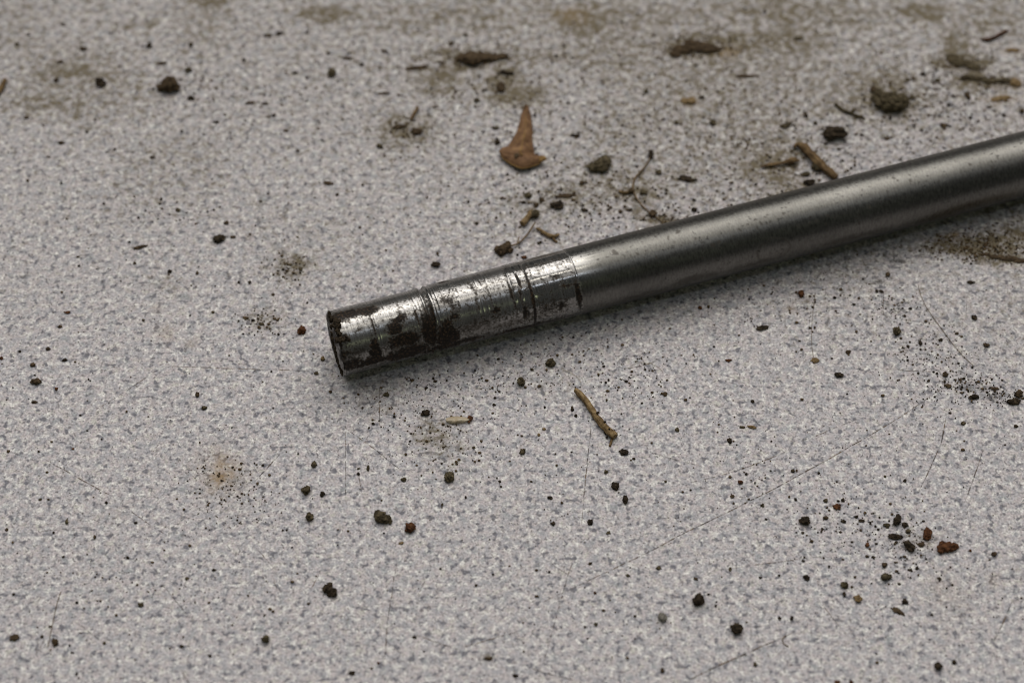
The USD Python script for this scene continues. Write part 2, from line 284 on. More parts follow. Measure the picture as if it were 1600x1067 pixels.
def resample(pts, step):
    pts = np.asarray(pts, float); d = np.r_[0, np.cumsum(np.linalg.norm(np.diff(pts, axis=0), axis=1))]
    t = np.linspace(0, d[-1], max(3, int(d[-1] / step)))
    if len(pts) > 2:
        from scipy.interpolate import CubicSpline
        return CubicSpline(d, pts)(t)
    return np.stack([np.interp(t, d, pts[:, k]) for k in range(pts.shape[1])], 1)
for si, (pl, w) in enumerate(SCRATCHES):
    p = resample([at(x, y, 0)[:2] for x, y in pl], 1.2)
    p3 = np.c_[p, np.zeros(len(p))]
    p = p + 0.25 * np.stack([fbm(p3 * .35 + si, 2, 5) - .5, fbm(p3 * .35 + 9 + si, 2, 6) - .5], 1)
    t = np.gradient(p, axis=0); t /= np.linalg.norm(t, axis=1, keepdims=True)
    nrm = np.stack([-t[:, 1], t[:, 0]], 1)
    u = np.linspace(0, 1, len(p)); hw = 0.055 * w * (0.35 + 0.65 * np.sin(np.pi * u) ** .5) * (0.7 + .6 * noise(p3 * .8, 3))
    Lh, Rh = p + nrm * hw[:, None], p - nrm * hw[:, None]
    z = np.full((len(p), 1), 0.02 + 0.002 * si)
    m = len(p); k = np.arange(m - 1)
    obj('scratch', np.vstack([np.hstack([Lh, z]), np.hstack([Rh, z])]), np.vstack([np.stack([k, k + m, k + m + 1], 1), np.stack([k, k + m + 1, k + 1], 1)]), 'scratch_dirt', top, smooth=False)

# ---------------------------------------------------------------- steel rod
ROD_R, ROD_A = 5.92, math.radians(18.55)
_e = np.array([math.cos(ROD_A), math.sin(ROD_A), 0]); _n = np.array([-math.sin(ROD_A), math.cos(ROD_A), 0])
END = at(523.5, 537.5, ROD_R)                        # centre of the cut end
def rod_point(x, y, r=ROD_R):
    """Length along the rod (mm) and angle round it (0 = top, towards the viewer positive) seen at a photo place."""
    d = ray(x, y); o = CAM_POS - END
    dn, dz, on, oz = d @ _n, d[2], o @ _n, o[2]
    A, B, C = dn * dn + dz * dz, dn * on + dz * oz, on * on + oz * oz - r * r
    t = (-B - math.sqrt(max(B * B - A * C, 0))) / A
    q = o + d * t
    return q @ _e, math.atan2(-(q @ _n), q[2])
def S(x, y): return rod_point(x, y)[0]
rod = thing('steel_rod', END, math.degrees(ROD_A))   # local x runs along the rod
tag(rod, 'long grey steel rod with a turned, rusty cut end lying across the countertop', 'metal rod')

s_fine1, s_fine2 = S(583.5, 501), S(649, 478)
s_g0, s_g1, s_g2, s_g3 = S(668, 483), S(676.5, 483), S(680, 484), S(689, 485)   # main groove and the shallow one beside it
s_f = [S(x, 465) for x in (744, 751, 759, 769)]
s_st = S(801, 452); s_ring = S(832.5, 450); s_cr = S(813, 450); s_sh = S(908, 450)
ROD_LEN = 215.0
def radius(s):
    r = np.full_like(s, ROD_R - 0.05)
    r += 0.05 * ss(s_sh - .25, s_sh + .1, s)                          # the plain bar is a touch thicker
    r -= 0.05 * ss(s_st + .2, s_st - .1, s)
    r -= 0.10 * ss(s_g3, s_g0 - 2, s)
    r -= 0.34 * np.exp(-((s - .0) / .16) ** 2)                        # chamfer of the end
    g = lambda c, w, d: d * np.exp(-np.abs((s - c) / w) ** 4)
    r -= g((s_g0 + s_g1) / 2, (s_g1 - s_g0) * .5, .34) + g((s_g2 + s_g3) / 2, (s_g3 - s_g2) * .36, .13)
    r += g(s_g0 - .28, .2, .12)                                        # burr thrown up beside the groove
    r -= g(s_fine1, .14, .07) + g(s_fine1 + .5, .10, .04) + g(s_fine2, .12, .07) + g(s_fine2 + .5, .09, .05) + g(s_fine2 - .5, .08, .04)
    for k, c in enumerate(s_f): r -= g(c, .10 + .03 * (k % 2), .05)
    r -= g(s_ring, .36, .11) + g(s_cr, .15, .05) + g(s_st, .2, .09) + g(s_sh - .25, .16, .06)
    return r
# patches of rust and grease, some with painted shade of upper edge and underside: photo centre, half length along, half width round (photo px), strength, channel
PATCH = [
 (542, 489, 34, 12, 1.1, 0), (575, 483, 22, 9, .9, 0), (525, 506, 8, 17, 1.2, 0), (532, 531, 14, 9, 1.1, 0), (527, 555, 12, 20, .75, 0), (588, 552, 9.5, 22, 1.5, 0), (575, 566, 20, 8, .8, 0), (545, 575, 26, 9, .8, 0),  # first patch: grime and the shade of the upper edge painted together
 (622, 497, 11, 10, 1.3, 0), (618, 513, 15, 10, 1.2, 0), (634, 532, 32, 13, 1.15, 0), (640, 552, 40, 16, 1.15, 0), (672, 520, 14, 30, 1.3, 0), (678, 500, 4, 40, .9, 0), (700, 527, 20, 22, 1.35, 0), (709, 494, 10, 6, .9, 0), (690, 545, 36, 10, 1.0, 0),
 (700, 505, 14, 6, .7, 0), (810, 438, 2.6, 12, 1.3, 0), (813, 460, 3, 12, .8, 0), (867, 432, 7, 5, .75, 0), (877, 478, 6, 10, .8, 0), (822, 487, 6, 18, .85, 0), (775, 484, 8, 6, .75, 0), (898, 446, 12, 4, .7, 0), (907, 430, 4.5, 4.5, 1.4, 0), (904, 462, 5, 24, 1.05, 0),
 (885, 447, 12, 4, .8, 0), (833, 470, 3.6, 60, 1.0, 0), (800, 460, 3, 40, .6, 0), (700, 468, 14, 10, .42, 0), (712, 480, 10, 8, .42, 0), (745, 470, 5, 40, .38, 0), (768, 470, 3, 40, .35, 0), (858, 480, 30, 14, .4, 0), (760, 500, 40, 10, .4, 0), (660, 440, 30, 6, .6, 0), (690, 440, 12, 8, .7, 0),
 (560, 515, 10, 5, .3, 0), (535, 556, 22, 14, .55, 0), (600, 560, 60, 6, .8, 0), (584, 510, 2.2, 40, .6, 0), (650, 490, 2.5, 40, .6, 0), (846, 412, 40, 5, .35, 0),
 (560, 548, 50, 18, .9, 2), (545, 570, 34, 12, .8, 0), (600, 562, 90, 9, .9, 0), (720, 535, 60, 8, .75, 0), (820, 512, 90, 7, .7, 0), (640, 535, 70, 28, .95, 2), (740, 512, 80, 22, .9, 2), (800, 505, 120, 12, .8, 2), (700, 480, 200, 6, .35, 2), (690, 470, 22, 16, .45, 2), (860, 482, 70, 22, .75, 2), (770, 450, 30, 10, .2, 2), (620, 480, 40, 6, .2, 2), (560, 560, 30, 12, .4, 2)]  # film and low rows: grime plus shade painted onto the lower half
CLEAN = [(520, 517, 4, 6), (546, 511, 15, 9), (604, 490, 18, 10), (727, 462, 14, 9), (640, 478, 10, 10), (860, 425, 20, 6)]
kpx = scale_at(700, 500)
def paint(s, ph, patches):
    W = np.zeros((len(s), 3)); q = np.stack([s * 1.2, ph * ROD_R * 1.2, np.zeros_like(s)], 1)
    w1 = fbm(q * .9, 4, 21) - .5; w2 = fbm(q * .9 + 40, 4, 22) - .5; fine = fbm(q * 3.2 + 11, 3, 23)
    q3 = np.stack([s * 2.6, ph * ROD_R * .35, np.zeros_like(s)], 1); streak = fbm(q3 + 5, 3, 24)
    for x, y, rl, rw, amt, ch in patches:
        s0, p0 = rod_point(x, y)
        hw = rw * kpx * 1.1
        d = np.sqrt(((s - s0 + .9 * w1 * min(rl / 8, 1)) / (rl * kpx)) ** 2 + (((ph - p0) * ROD_R + 1.2 * w2) / hw) ** 2)
        W[:, ch] = np.maximum(W[:, ch], amt * (1.25 - np.clip(d, 0, 1.6)))
    raw = W[:, 0] + .5 * (fine - .5) + .55 * (streak - .5)
    W[:, 2] = np.maximum(W[:, 2], .9 * ss(-.3, .45, raw))
    for x, y, rl, rw in CLEAN:
        s0, p0 = rod_point(x, y)
        k = ss(1.25, .8, np.hypot((s - s0) / (rl * kpx) + 1.2 * w1, (ph - p0) * ROD_R / (rw * kpx) + 1.2 * w2))
        raw = raw - 2 * k; W[:, 2] *= 1 - .8 * k
    W[:, 0] = ss(.12, .70, raw)
    return W, fine
def tube_part(name, s0, s1, ds, nph, mat, wear_shade_fn, extra=None):
    s = np.linspace(s0, s1, max(3, int(round((s1 - s0) / ds)) + 1)); ph = np.linspace(-math.pi, math.pi, nph, endpoint=False)
    Sg, Pg = np.meshgrid(s, ph, indexing='ij'); r = radius(Sg)
    sf, pf = Sg.ravel(), Pg.ravel()
    W = wear_shade_fn(sf, pf)
    r = r.ravel()
    if extra is not None: r = r + extra(sf, pf, W)
    v = np.stack([sf, -r * np.sin(pf), r * np.cos(pf)], 1)
    i = np.arange(len(s) - 1)[:, None] * nph; j = np.arange(nph)[None, :]; j2 = (j + 1) % nph
    f = np.vstack([np.stack([(i + j).ravel(), (i + nph + j).ravel(), (i + nph + j2).ravel()], 1), np.stack([(i + j).ravel(), (i + nph + j2).ravel(), (i + j2).ravel()], 1)])
    f = f[:, ::-1] if False else f
    return obj(name, v, f, mat, rod, smooth=True, color=W)
def wear_shade_tip(s, ph):
    W, fine = paint(s, ph, PATCH)
    hid = ss(math.radians(118), math.radians(150), np.abs(ph - math.radians(38)))       # round the back
    W[:, 0] = np.maximum(W[:, 0], hid * ss(.45, .6, fbm(np.stack([s * .35, ph * 2, 0 * s], 1) + 70, 3, 5)))
    W[:, 0] = np.maximum(W[:, 0], ss(.62, .74, fine) * .75 * np.exp(-((s - s_g3 - 2) / 2.4) ** 2) + ss(.76, .84, fine) * .6)   # pitting
    W[:, 1] = .35 + .65 * ss(s_st - .3, s_st + .2, s) * ss(s_sh + .2, s_sh - .2, s) + .15 * ss(.4, .6, fbm(np.stack([s * .8, 0 * s, 0 * s], 1), 3, 9))
    edge = s_sh - s + 1.4 * (noise(np.stack([ph * 9, 0 * s, 0 * s], 1), 8) - .3)
    W[:, 1] *= ss(.1, 1.2, edge); W[:, 2] = np.maximum(W[:, 2], .55 * ss(1.6, -.2, edge))
    W[:, 2] = np.clip(W[:, 2] * (.75 + .7 * (fine - .35)) + .3 * ss(.5, .75, fine), 0, .92)
    return W
def crusty(s, ph, W):
    q = np.stack([s, ph * ROD_R, 0 * s], 1)
    e = ss(1.0, 0.0, s)
    return W[:, 0] * .05 * (fbm(q * 4, 3, 31) - .2) + e * .42 * (fbm(q * 1.6 + 3, 3, 8) - .58)
NP = 330
tube_part('turned_end', 0.0, s_g0, .11, NP, 'worn_steel', wear_shade_tip, crusty)
tube_part('ring_groove', s_g0, s_g3, .08, NP, 'worn_steel', wear_shade_tip)
tube_part('journal', s_g3, s_st, .11, NP, 'worn_steel', wear_shade_tip)
tube_part('polished_band', s_st, s_sh, .11, NP, 'worn_steel', wear_shade_tip)
_sr = random.Random(12)
SPOTS = []
for _ in range(90):
    x = _sr.uniform(930, 1600); SPOTS.append((x, 538 - .262 * (x - 522) + _sr.uniform(-42, 30), _sr.uniform(1.5, 2.8), _sr.uniform(1.4, 2.4), _sr.uniform(.8, 1.4)))
SPOTS += [(961, 395, 4, 3.6, 1.5), (1060, 362, 4.5, 3.8, 1.5), (1113, 381, 4, 4, 1.4), (1123, 380, 3.5, 4, 1.4), (1026, 402, 2.2, 2.2, 1.5), (1078, 437, 38, 9, .9), (1110, 430, 16, 10, .7), (1180, 412, 60, 7, .75), (1330, 372, 90, 8, .7), (1000, 462, 90, 6, .8), (1480, 340, 80, 8, .7), (990, 470, 40, 8, .6), (1300, 298, 5, 2, .7), (940, 455, 10, 6, .5)]  # long low streaks: stain plus shade painted along the underside
def wear_shade_shaft(s, ph):
    W, fine = paint(s, ph, [(x, y, a, b, t, 0) for x, y, a, b, t in SPOTS])
    s0, p0 = rod_point(1209, 392)
    q = np.stack([s, ph * ROD_R, 0 * s], 1); w = fbm(q * .7 + 2, 2, 4) - .5
    d = np.hypot((s - s0) / 3.1 + .25 * w, (ph - p0) * ROD_R / 2.3 + .4 * w)
    ringm = np.exp(-((d - 1) / .06) ** 2) * .7 * ss(-.9, -.1, -(ph - p0) * 3 + .4)
    W[:, 0] = np.maximum(W[:, 0] * .75, ringm)
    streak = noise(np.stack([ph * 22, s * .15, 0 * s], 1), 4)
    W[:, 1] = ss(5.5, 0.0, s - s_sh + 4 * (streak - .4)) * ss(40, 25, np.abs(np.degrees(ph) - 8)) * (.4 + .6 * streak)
    return W
tube_part('shaft', s_sh, ROD_LEN, .2, 260, 'bar_steel', wear_shade_shaft)
def cap(name, s, sign, rough, mat, seed):
    nph = NP if sign < 0 else 260
    ph = np.linspace(-math.pi, math.pi, nph, endpoint=False); rings = np.linspace(1, 0, 14)[:-1]
    r0 = radius(np.array([s]))[0]
    vs = []
    for t in rings:
        q = np.stack([np.full(nph, 9.), np.cos(ph) * t * 6, np.sin(ph) * t * 6], 1)
        r = r0 * t
        if t == 1 and sign < 0:
            sf = np.zeros(nph); r = r0 + crusty(sf, ph, wear_shade_tip(sf, ph))
        dx = sign * rough * (fbm(q * .8, 4, seed) - .45) * (t < 1)
        vs.append(np.stack([s + dx, -r * np.sin(ph), r * np.cos(ph)], 1))
    vs.append([[s, 0, 0]])
    v = np.vstack(vs); f = []
    for k in range(len(rings) - 1):
        a = k * nph + np.arange(nph); b = k * nph + (np.arange(nph) + 1) % nph
        f += [np.stack([a, b, b + nph], 1), np.stack([a, b + nph, a + nph], 1)]
    a = (len(rings) - 1) * nph + np.arange(nph); b = (len(rings) - 1) * nph + (np.arange(nph) + 1) % nph
    f.append(np.stack([a, b, np.full(nph, len(v) - 1)], 1))
    f = np.vstack(f)
    if sign > 0: f = f[:, ::-1]
    W = np.zeros((len(v), 3)); W[:, 0] = ss(.35, .6, fbm(v * .6, 3, 2)) * .9; W[:, 1] = .2; W[:, 2] = .6
    obj(name, v, f, mat, rod, smooth=True, color=W)
_ico = {k: trimesh.creation.icosphere(subdivisions=k) for k in (0, 1, 2, 3, 4)}
def lump(sx, sy, sz, seed, sub=2, rough=.38, freq=1.5):
    m = _ico[sub]; d = np.array(m.vertices)
    h = fbm(d * freq + seed * 3.7 + 50, 3, seed % 97) - .5
    h2 = noise(d * freq * 2.2 + seed * 1.3 + 20, seed % 89) - .5
    v = d * (1 + 2.6 * rough * h + 1.1 * rough * h2)[:, None] * [sx / 2, sy / 2, sz / 2]
    v[:, 2] = np.where(v[:, 2] < 0, v[:, 2] * .75, v[:, 2])
    return v, np.array(m.faces)
def on_rod(x, y, out=0.0):
    s0, p0 = rod_point(x, y); return np.array([s0, -(ROD_R + out) * math.sin(p0), (ROD_R + out) * math.cos(p0)])
def crust(name, spots, seed, sink):
    ms = []
    for k, (x, y, d) in enumerate(spots):
        v, f = lump(d * kpx * (1.15 if sink > -.24 else .75), d * kpx * (1.1 if sink > -.24 else 1.9), d * kpx * (1.0 if sink > -.24 else 1.9), seed + k, 2, rough=.75)
        ms.append((v + on_rod(x, y, sink), f))
    v, f = cat_meshes(ms); obj(name, v, f, 'dirt_black', rod, smooth=True)
cap('end_face', 0.0, -1, .7, 'worn_steel', 5)
cap('far_end_face', ROD_LEN, 1, .1, 'bar_steel', 6)

crust('rust_crust', [(521, 498, 8), (526, 503, 10), (523, 508, 8), (529, 509, 8), (527, 516, 6), (531, 522, 6), (537, 530, 8), (528, 531, 8), (545, 531, 5), (533, 527, 5), (541, 526, 3.5)], 300, -.22)
crust('rim_burr', [(514, 489, 6), (515, 493, 4), (516, 500, 4), (517, 509, 5), (518, 521, 4), (519.5, 530, 5), (521, 536, 4), (523, 545, 5), (525, 554, 5), (526, 559, 4), (528, 566, 5), (531, 575, 4), (534, 583, 5)], 340, -.25)

# ---------------------------------------------------------------- loose dirt
COL = {'d': ('dirt_black', 'black'), 'b': ('dirt_brown', 'dark brown'), 'o': ('dirt_olive', 'olive brown'), 'r': ('dirt_rust', 'rust red'), 't': ('dirt_tan', 'tan'), 'g': ('dirt_grey', 'grey')}
def crumb_mesh(x, y, w, h, seed, flat=.72, sub=None, rot=0., rough=.38):
    k = scale_at(x, y)
    sx = w * k; dy = h * k / .93; dz = min(flat * dy, .8 * sx) if w < 2.2 * h else flat * dy
    sub = sub if sub is not None else (3 if max(w, h) > 17 else 2)
    v, f = lump(sx, dy, dz, seed, sub, rough=rough)
    if rot:
        c, s = math.cos(rot), math.sin(rot); v[:, :2] = v[:, :2] @ np.array([[c, s], [-s, c]])
    v[:, 2] -= v[:, 2].min() + .06 * dz                # sits in its own dust
    p = at(x, y, dz * .42)
    return v, f, np.array([p[0], p[1], 0.0])

def rod_y(x): return 538 - (x - 522) * .262
def region(x, y):
    if x > 500 and y < rod_y(x): return 'behind the rod, ' + ('left of the brown leaf' if x < 805 else 'right of the brown leaf')
    if x <= 500 and y < 470: return 'behind the rod, left of the brown leaf'
    if x <= 500: return "left of the rod's cut end"
    return 'in front of the rod, ' + ('near the tan stick' if x < 1065 else 'towards the right edge')

# photo x, y, width, height, tone
SMALL = '''129 76 11 9 b;44 54 7 7 d;233 71 9 11 d;298 70 8 9 o;294 109 12 9 o;298 153 12 8 d;94 97 12 6 b;87 125 9 8 b;26 69 8 7 o;99 38 7 6 b;437 52 12 7 d;419 56 16 6 b;480 51 7 6 d;381 94 7 8 d;461 114 9 6 d;480 122 8 6 d;
513 83 8 7 b;428 180 8 8 d;338 191 9 6 d;447 204 9 5 b;136 206 6 6 d;41 184 10 6 b;238 246 10 5 b;149 187 6 5 o;96 223 11 6 b;252 311 6 6 d;43 282 7 6 b;162 318 5 5 d;354 348 9 7 b;391 161 14 6 b;414 162 12 5 b;527 304 7 6 d;278 328 9 7 o;76 245 7 4 b;334 328 5 5 d;419 303 5 4 d;
689 98 12 5 b;565 101 8 8 d;543 91 18 6 b;600 80 12 5 b;727 55 8 7 o;705 68 11 6 b;755 141 8 7 o;745 157 11 9 o;593 228 11 8 o;869 87 7 6 d;894 91 8 5 d;836 180 6 8 d;777 222 10 11 d;775 200 13 6 o;1005 300 11 12 o;1029 269 11 8 o;909 286 9 8 b;825 305 13 10 o;846 311 9 8 b;838 320 9 9 b;818 316 8 7 d;913 328 11 8 d;984 328 10 6 d;969 331 8 6 b;732 315 6 6 d;567 289 5 5 d;775 340 5 5 d;745 349 8 6 d;1010 142 8 9 o;1057 192 8 8 o;
1195 19 7 6 d;1247 60 18 6 o;1097 152 9 7 d;1365 140 12 12 b;1114 191 9 12 o;1085 328 11 9 d;1512 149 9 15 b;1475 196 12 8 b;1568 180 7 7 d;1482 164 8 7 d;1440 204 7 5 d;1516 184 7 7 d;1347 211 8 6 d;1386 216 12 6 b;1391 184 7 8 d;1343 184 18 5 o;1424 152 9 9 o;1597 174 8 10 b;1259 179 7 9 d;1274 192 8 8 o;1330 263 6 5 d;1316 251 6 5 o;1311 233 7 6 o;1222 299 5 5 d;1442 116 9 7 d;1418 124 12 6 o;1465 126 9 8 o;1506 122 10 9 d;1490 150 6 8 d;
364 370 9 6 b;265 424 8 8 d;308 427 6 6 b;390 441 6 6 d;373 441 5 5 d;105 488 10 5 r;94 510 8 7 b;75 545 8 8 b;31 549 5 5 d;2 559 7 7 r;101 562 9 6 d;51 570 9 7 b;88 607 7 7 r;54 628 10 5 b;308 616 7 10 b;319 637 9 8 o;516 612 7 6 b;504 560 8 9 t;494 583 8 6 o;424 580 4 4 d;224 500 6 6 o;395 500 8 6 d;13 705 7 6 b;114 701 5 4 r;121 401 8 4 b;210 411 6 6 b;427 460 6 6 b;480 473 5 4 d;409 506 10 5 o;405 512 6 6 b;454 413 6 6 o;470 420 7 8 o;
504 772 8 9 d;491 725 9 11 o;284 1009 7 7 d;328 1024 6 6 d;220 944 9 8 o;65 994 6 6 d;21 928 5 5 d;113 1019 7 4 d;120 1052 5 6 d;166 785 6 6 d;104 815 6 9 o;63 780 6 5 o;442 828 5 4 d;448 828 4 4 d;163 1004 7 7 o;292 903 7 6 o;10 827 6 6 b;148 839 5 8 b;
843 603 7 6 b;831 577 7 6 o;644 594 7 6 b;666 606 6 5 d;677 591 5 5 d;604 616 10 8 o;961 759 13 13 d;922 815 10 10 d;864 818 8 8 d;859 777 9 7 d;816 706 11 10 o;878 785 5 5 b;728 777 5 5 d;691 788 5 5 d;783 760 4 4 d;781 752 5 5 d;830 752 5 4 b;740 699 6 5 o;752 689 5 5 b;894 639 5 9 d;900 649 6 6 d;851 636 5 5 d;772 632 6 5 d;1039 615 9 7 b;1058 671 8 8 o;1019 613 6 5 b;893 706 4 4 d;947 737 8 7 o;1040 752 5 5 o;631 749 9 7 o;575 731 5 11 o;560 740 6 6 d;560 732 6 4 o;850 670 7 6 t;842 679 6 6 t;627 848 9 5 t;
1094 481 7 8 r;1107 479 6 7 b;1138 563 11 5 r;1273 563 12 8 t;1325 550 9 7 b;1159 667 9 5 o;1140 688 9 11 d;1176 627 8 6 d;1387 429 9 9 b;1377 455 8 7 d;1370 455 6 8 d;1517 441 14 6 d;1522 496 9 9 d;1541 539 9 8 b;1495 521 7 6 b;1505 661 9 7 o;1587 666 8 7 d;1554 607 12 7 b;1482 603 10 7 b;1477 585 10 8 b;1419 541 6 6 d;1470 531 8 7 d;1252 546 5 5 b;1300 560 4 4 d;1438 536 6 10 d;1265 512 5 5 d;1304 465 7 6 d;1314 452 6 6 b;1270 480 5 5 d;1342 466 5 5 b;1190 410 5 5 d;
1318 814 9 6 d;1338 807 7 6 d;1347 813 11 6 d;1317 781 8 7 d;1290 782 8 8 o;1290 809 9 7 b;1414 820 10 9 d;1385 820 12 8 o;1419 829 9 9 o;1440 850 11 8 b;1553 865 9 8 b;1516 860 6 5 r;1355 851 7 9 r;1355 869 7 6 d;1364 870 7 5 d;1433 887 7 7 d;1422 890 8 5 d;1401 892 7 5 d;1382 882 8 10 b;1319 928 6 9 d;1414 940 11 9 d;1260 902 10 10 d;1255 876 6 5 d;1257 870 4 4 d;1107 928 5 5 d;1118 946 5 5 d;1218 965 7 6 d;1237 965 6 8 d;1456 960 5 5 d;1491 1034 7 9 d;1180 1037 6 9 o;1308 1065 10 7 r;1330 1065 8 7 r;1239 736 7 7 d;1279 739 5 5 d;1156 753 9 6 r;1144 775 8 7 b;1141 889 6 8 o;1087 904 7 6 b;1188 902 6 4 d;1243 780 6 6 d;1191 789 7 7 o;1254 832 6 5 d;1285 826 5 6 d;1345 828 6 5 b;1313 831 7 4 b;1374 808 5 5 d;1368 822 5 5 d;1468 904 6 9 d;1488 913 5 5 d;1287 871 5 4 d;1414 751 7 6 d;1383 744 5 5 o;1405 912 6 5 d;1197 811 5 4 d;1146 786 4 4 b;1170 780 4 4 b;
992 962 6 6 d;1029 887 9 6 o;981 899 7 6 o;922 880 7 5 b;951 832 8 6 o;838 931 8 5 b;931 975 7 7 o;914 979 5 5 b;930 926 6 6 r;648 995 8 6 d;688 888 4 4 d;770 897 4 4 d;744 914 5 5 d;550 1051 10 7 d;805 1055 9 6 d;763 1028 14 6 b;1035 1047 6 9 b;591 1035 5 5 r;858 893 5 5 d;842 380 8 6 o;819 402 10 7 r;809 398 5 5 d;1043 352 14 6 b;1031 355 6 6 d;1020 330 9 7 b'''
LANDMARKS = [(263, 132, 'brown clod at back left'), (342, 373, 'jagged black crumb at left'), (471, 516, 'round rust red pebble'), (56, 596, 'brown crumb near the left edge'), (347, 742, 'ochre stain'), (484, 807, 'round pebble by the ochre stain'),
 (415, 998, 'olive pebble at bottom left'), (86, 1000, 'fibre at lower left'), (514, 922, 'three lobed black clod'), (596, 808, 'lumpy brown clod'), (641, 824, 'rust brown clod'), (717, 656, 'pale husk'), (930, 645, 'tan stick'), (860, 566, 'olive pebble beside the rod'),
 (738, 92, 'brown dirt chain'), (815, 235, 'brown leaf'), (937, 257, 'grey brown clod'), (1010, 290, 'curled root thread'), (831, 340, 'tan straw'), (789, 387, 'stalked clod'), (1092, 72, 'dirt patch at the back'), (1391, 160, 'two eared clod'), (1303, 209, 'rounded black clod'),
 (1280, 252, 'hooked brown twig'), (1540, 125, 'dirt ridge at back right'), (650, 190, 'thin bent twig'), (518, 114, 'olive crumb at the back'), (1191, 512, 'dark pointed chip'), (1273, 563, 'tan grain with the hair'), (1401, 517, 'olive crumb among black specks'),
 (1583, 627, 'black clod at right edge'), (1258, 813, 'round black crumb at lower right'), (1415, 840, 'lower right black cluster'), (1480, 854, 'elongated rust clod'), (1340, 934, 'light brown pebble'), (1091, 937, 'upper of two bottom black clods'), (1152, 983, 'lowest black clod'),
 (1466, 1040, 'black crumb at bottom right'), (1035, 964, 'pale grey pebble'), (977, 780, 'chip below the tan stick'), (701, 745, 'upright olive crumb'), (680, 413, 'dark crumb behind the grooves'), (219, 386, 'thin dark streak at left'), (512, 286, 'lone dark flake'), (1175, 667, 'tan sliver')]
DIRS = ['right of', 'above and right of', 'above', 'above and left of', 'left of', 'below and left of', 'below', 'below and right of']
ORD = ['nearest', 'second nearest', 'third nearest', 'fourth nearest', 'fifth nearest', 'sixth nearest', 'seventh nearest', 'eighth nearest']
small = []
for k, e in enumerate(SMALL.replace('\n', '').split(';')):
    x, y, w, h, c = e.split(); x, y, w, h = map(float, (x, y, w, h))
    nm, cat_ = ('rust_flake', 'flake') if c == 'r' else ('dry_fragment', 'fragment') if c == 't' else ('dirt_crumb', 'crumb')
    lx, ly, short = min(LANDMARKS, key=lambda l: math.hypot(l[0] - x, l[1] - y))
    dr = DIRS[int(round(math.degrees(math.atan2(ly - y, x - lx)) / 45)) % 8]
    small.append((x, y, w, h, c, nm, cat_, f'{COL[c][1]} {cat_} {dr} the {short}', math.hypot(lx - x, ly - y), 101 + k))
for x, y, w, h, c, nm, cat_, lab, dist, seed in small:
    alike = sorted(t[8] for t in small if t[7] == lab)
    lab = f'tiny {lab}' if len(alike) == 1 else f'{ORD[min(alike.index(dist), 7)]} tiny {lab}'
    k = .74 if max(w, h) < 9 else .84
    v, f, p = crumb_mesh(x, y, w * k, h * k, seed, flat=.5, sub=2, rough=.7)
    m = obj(nm, v, f, COL[c][0])
    m.AddTranslateOp().Set(Gf.Vec3d(*(p * MM)))
    tag(m, lab, cat_, f'tiny {cat_}s scattered {region(x, y)}')

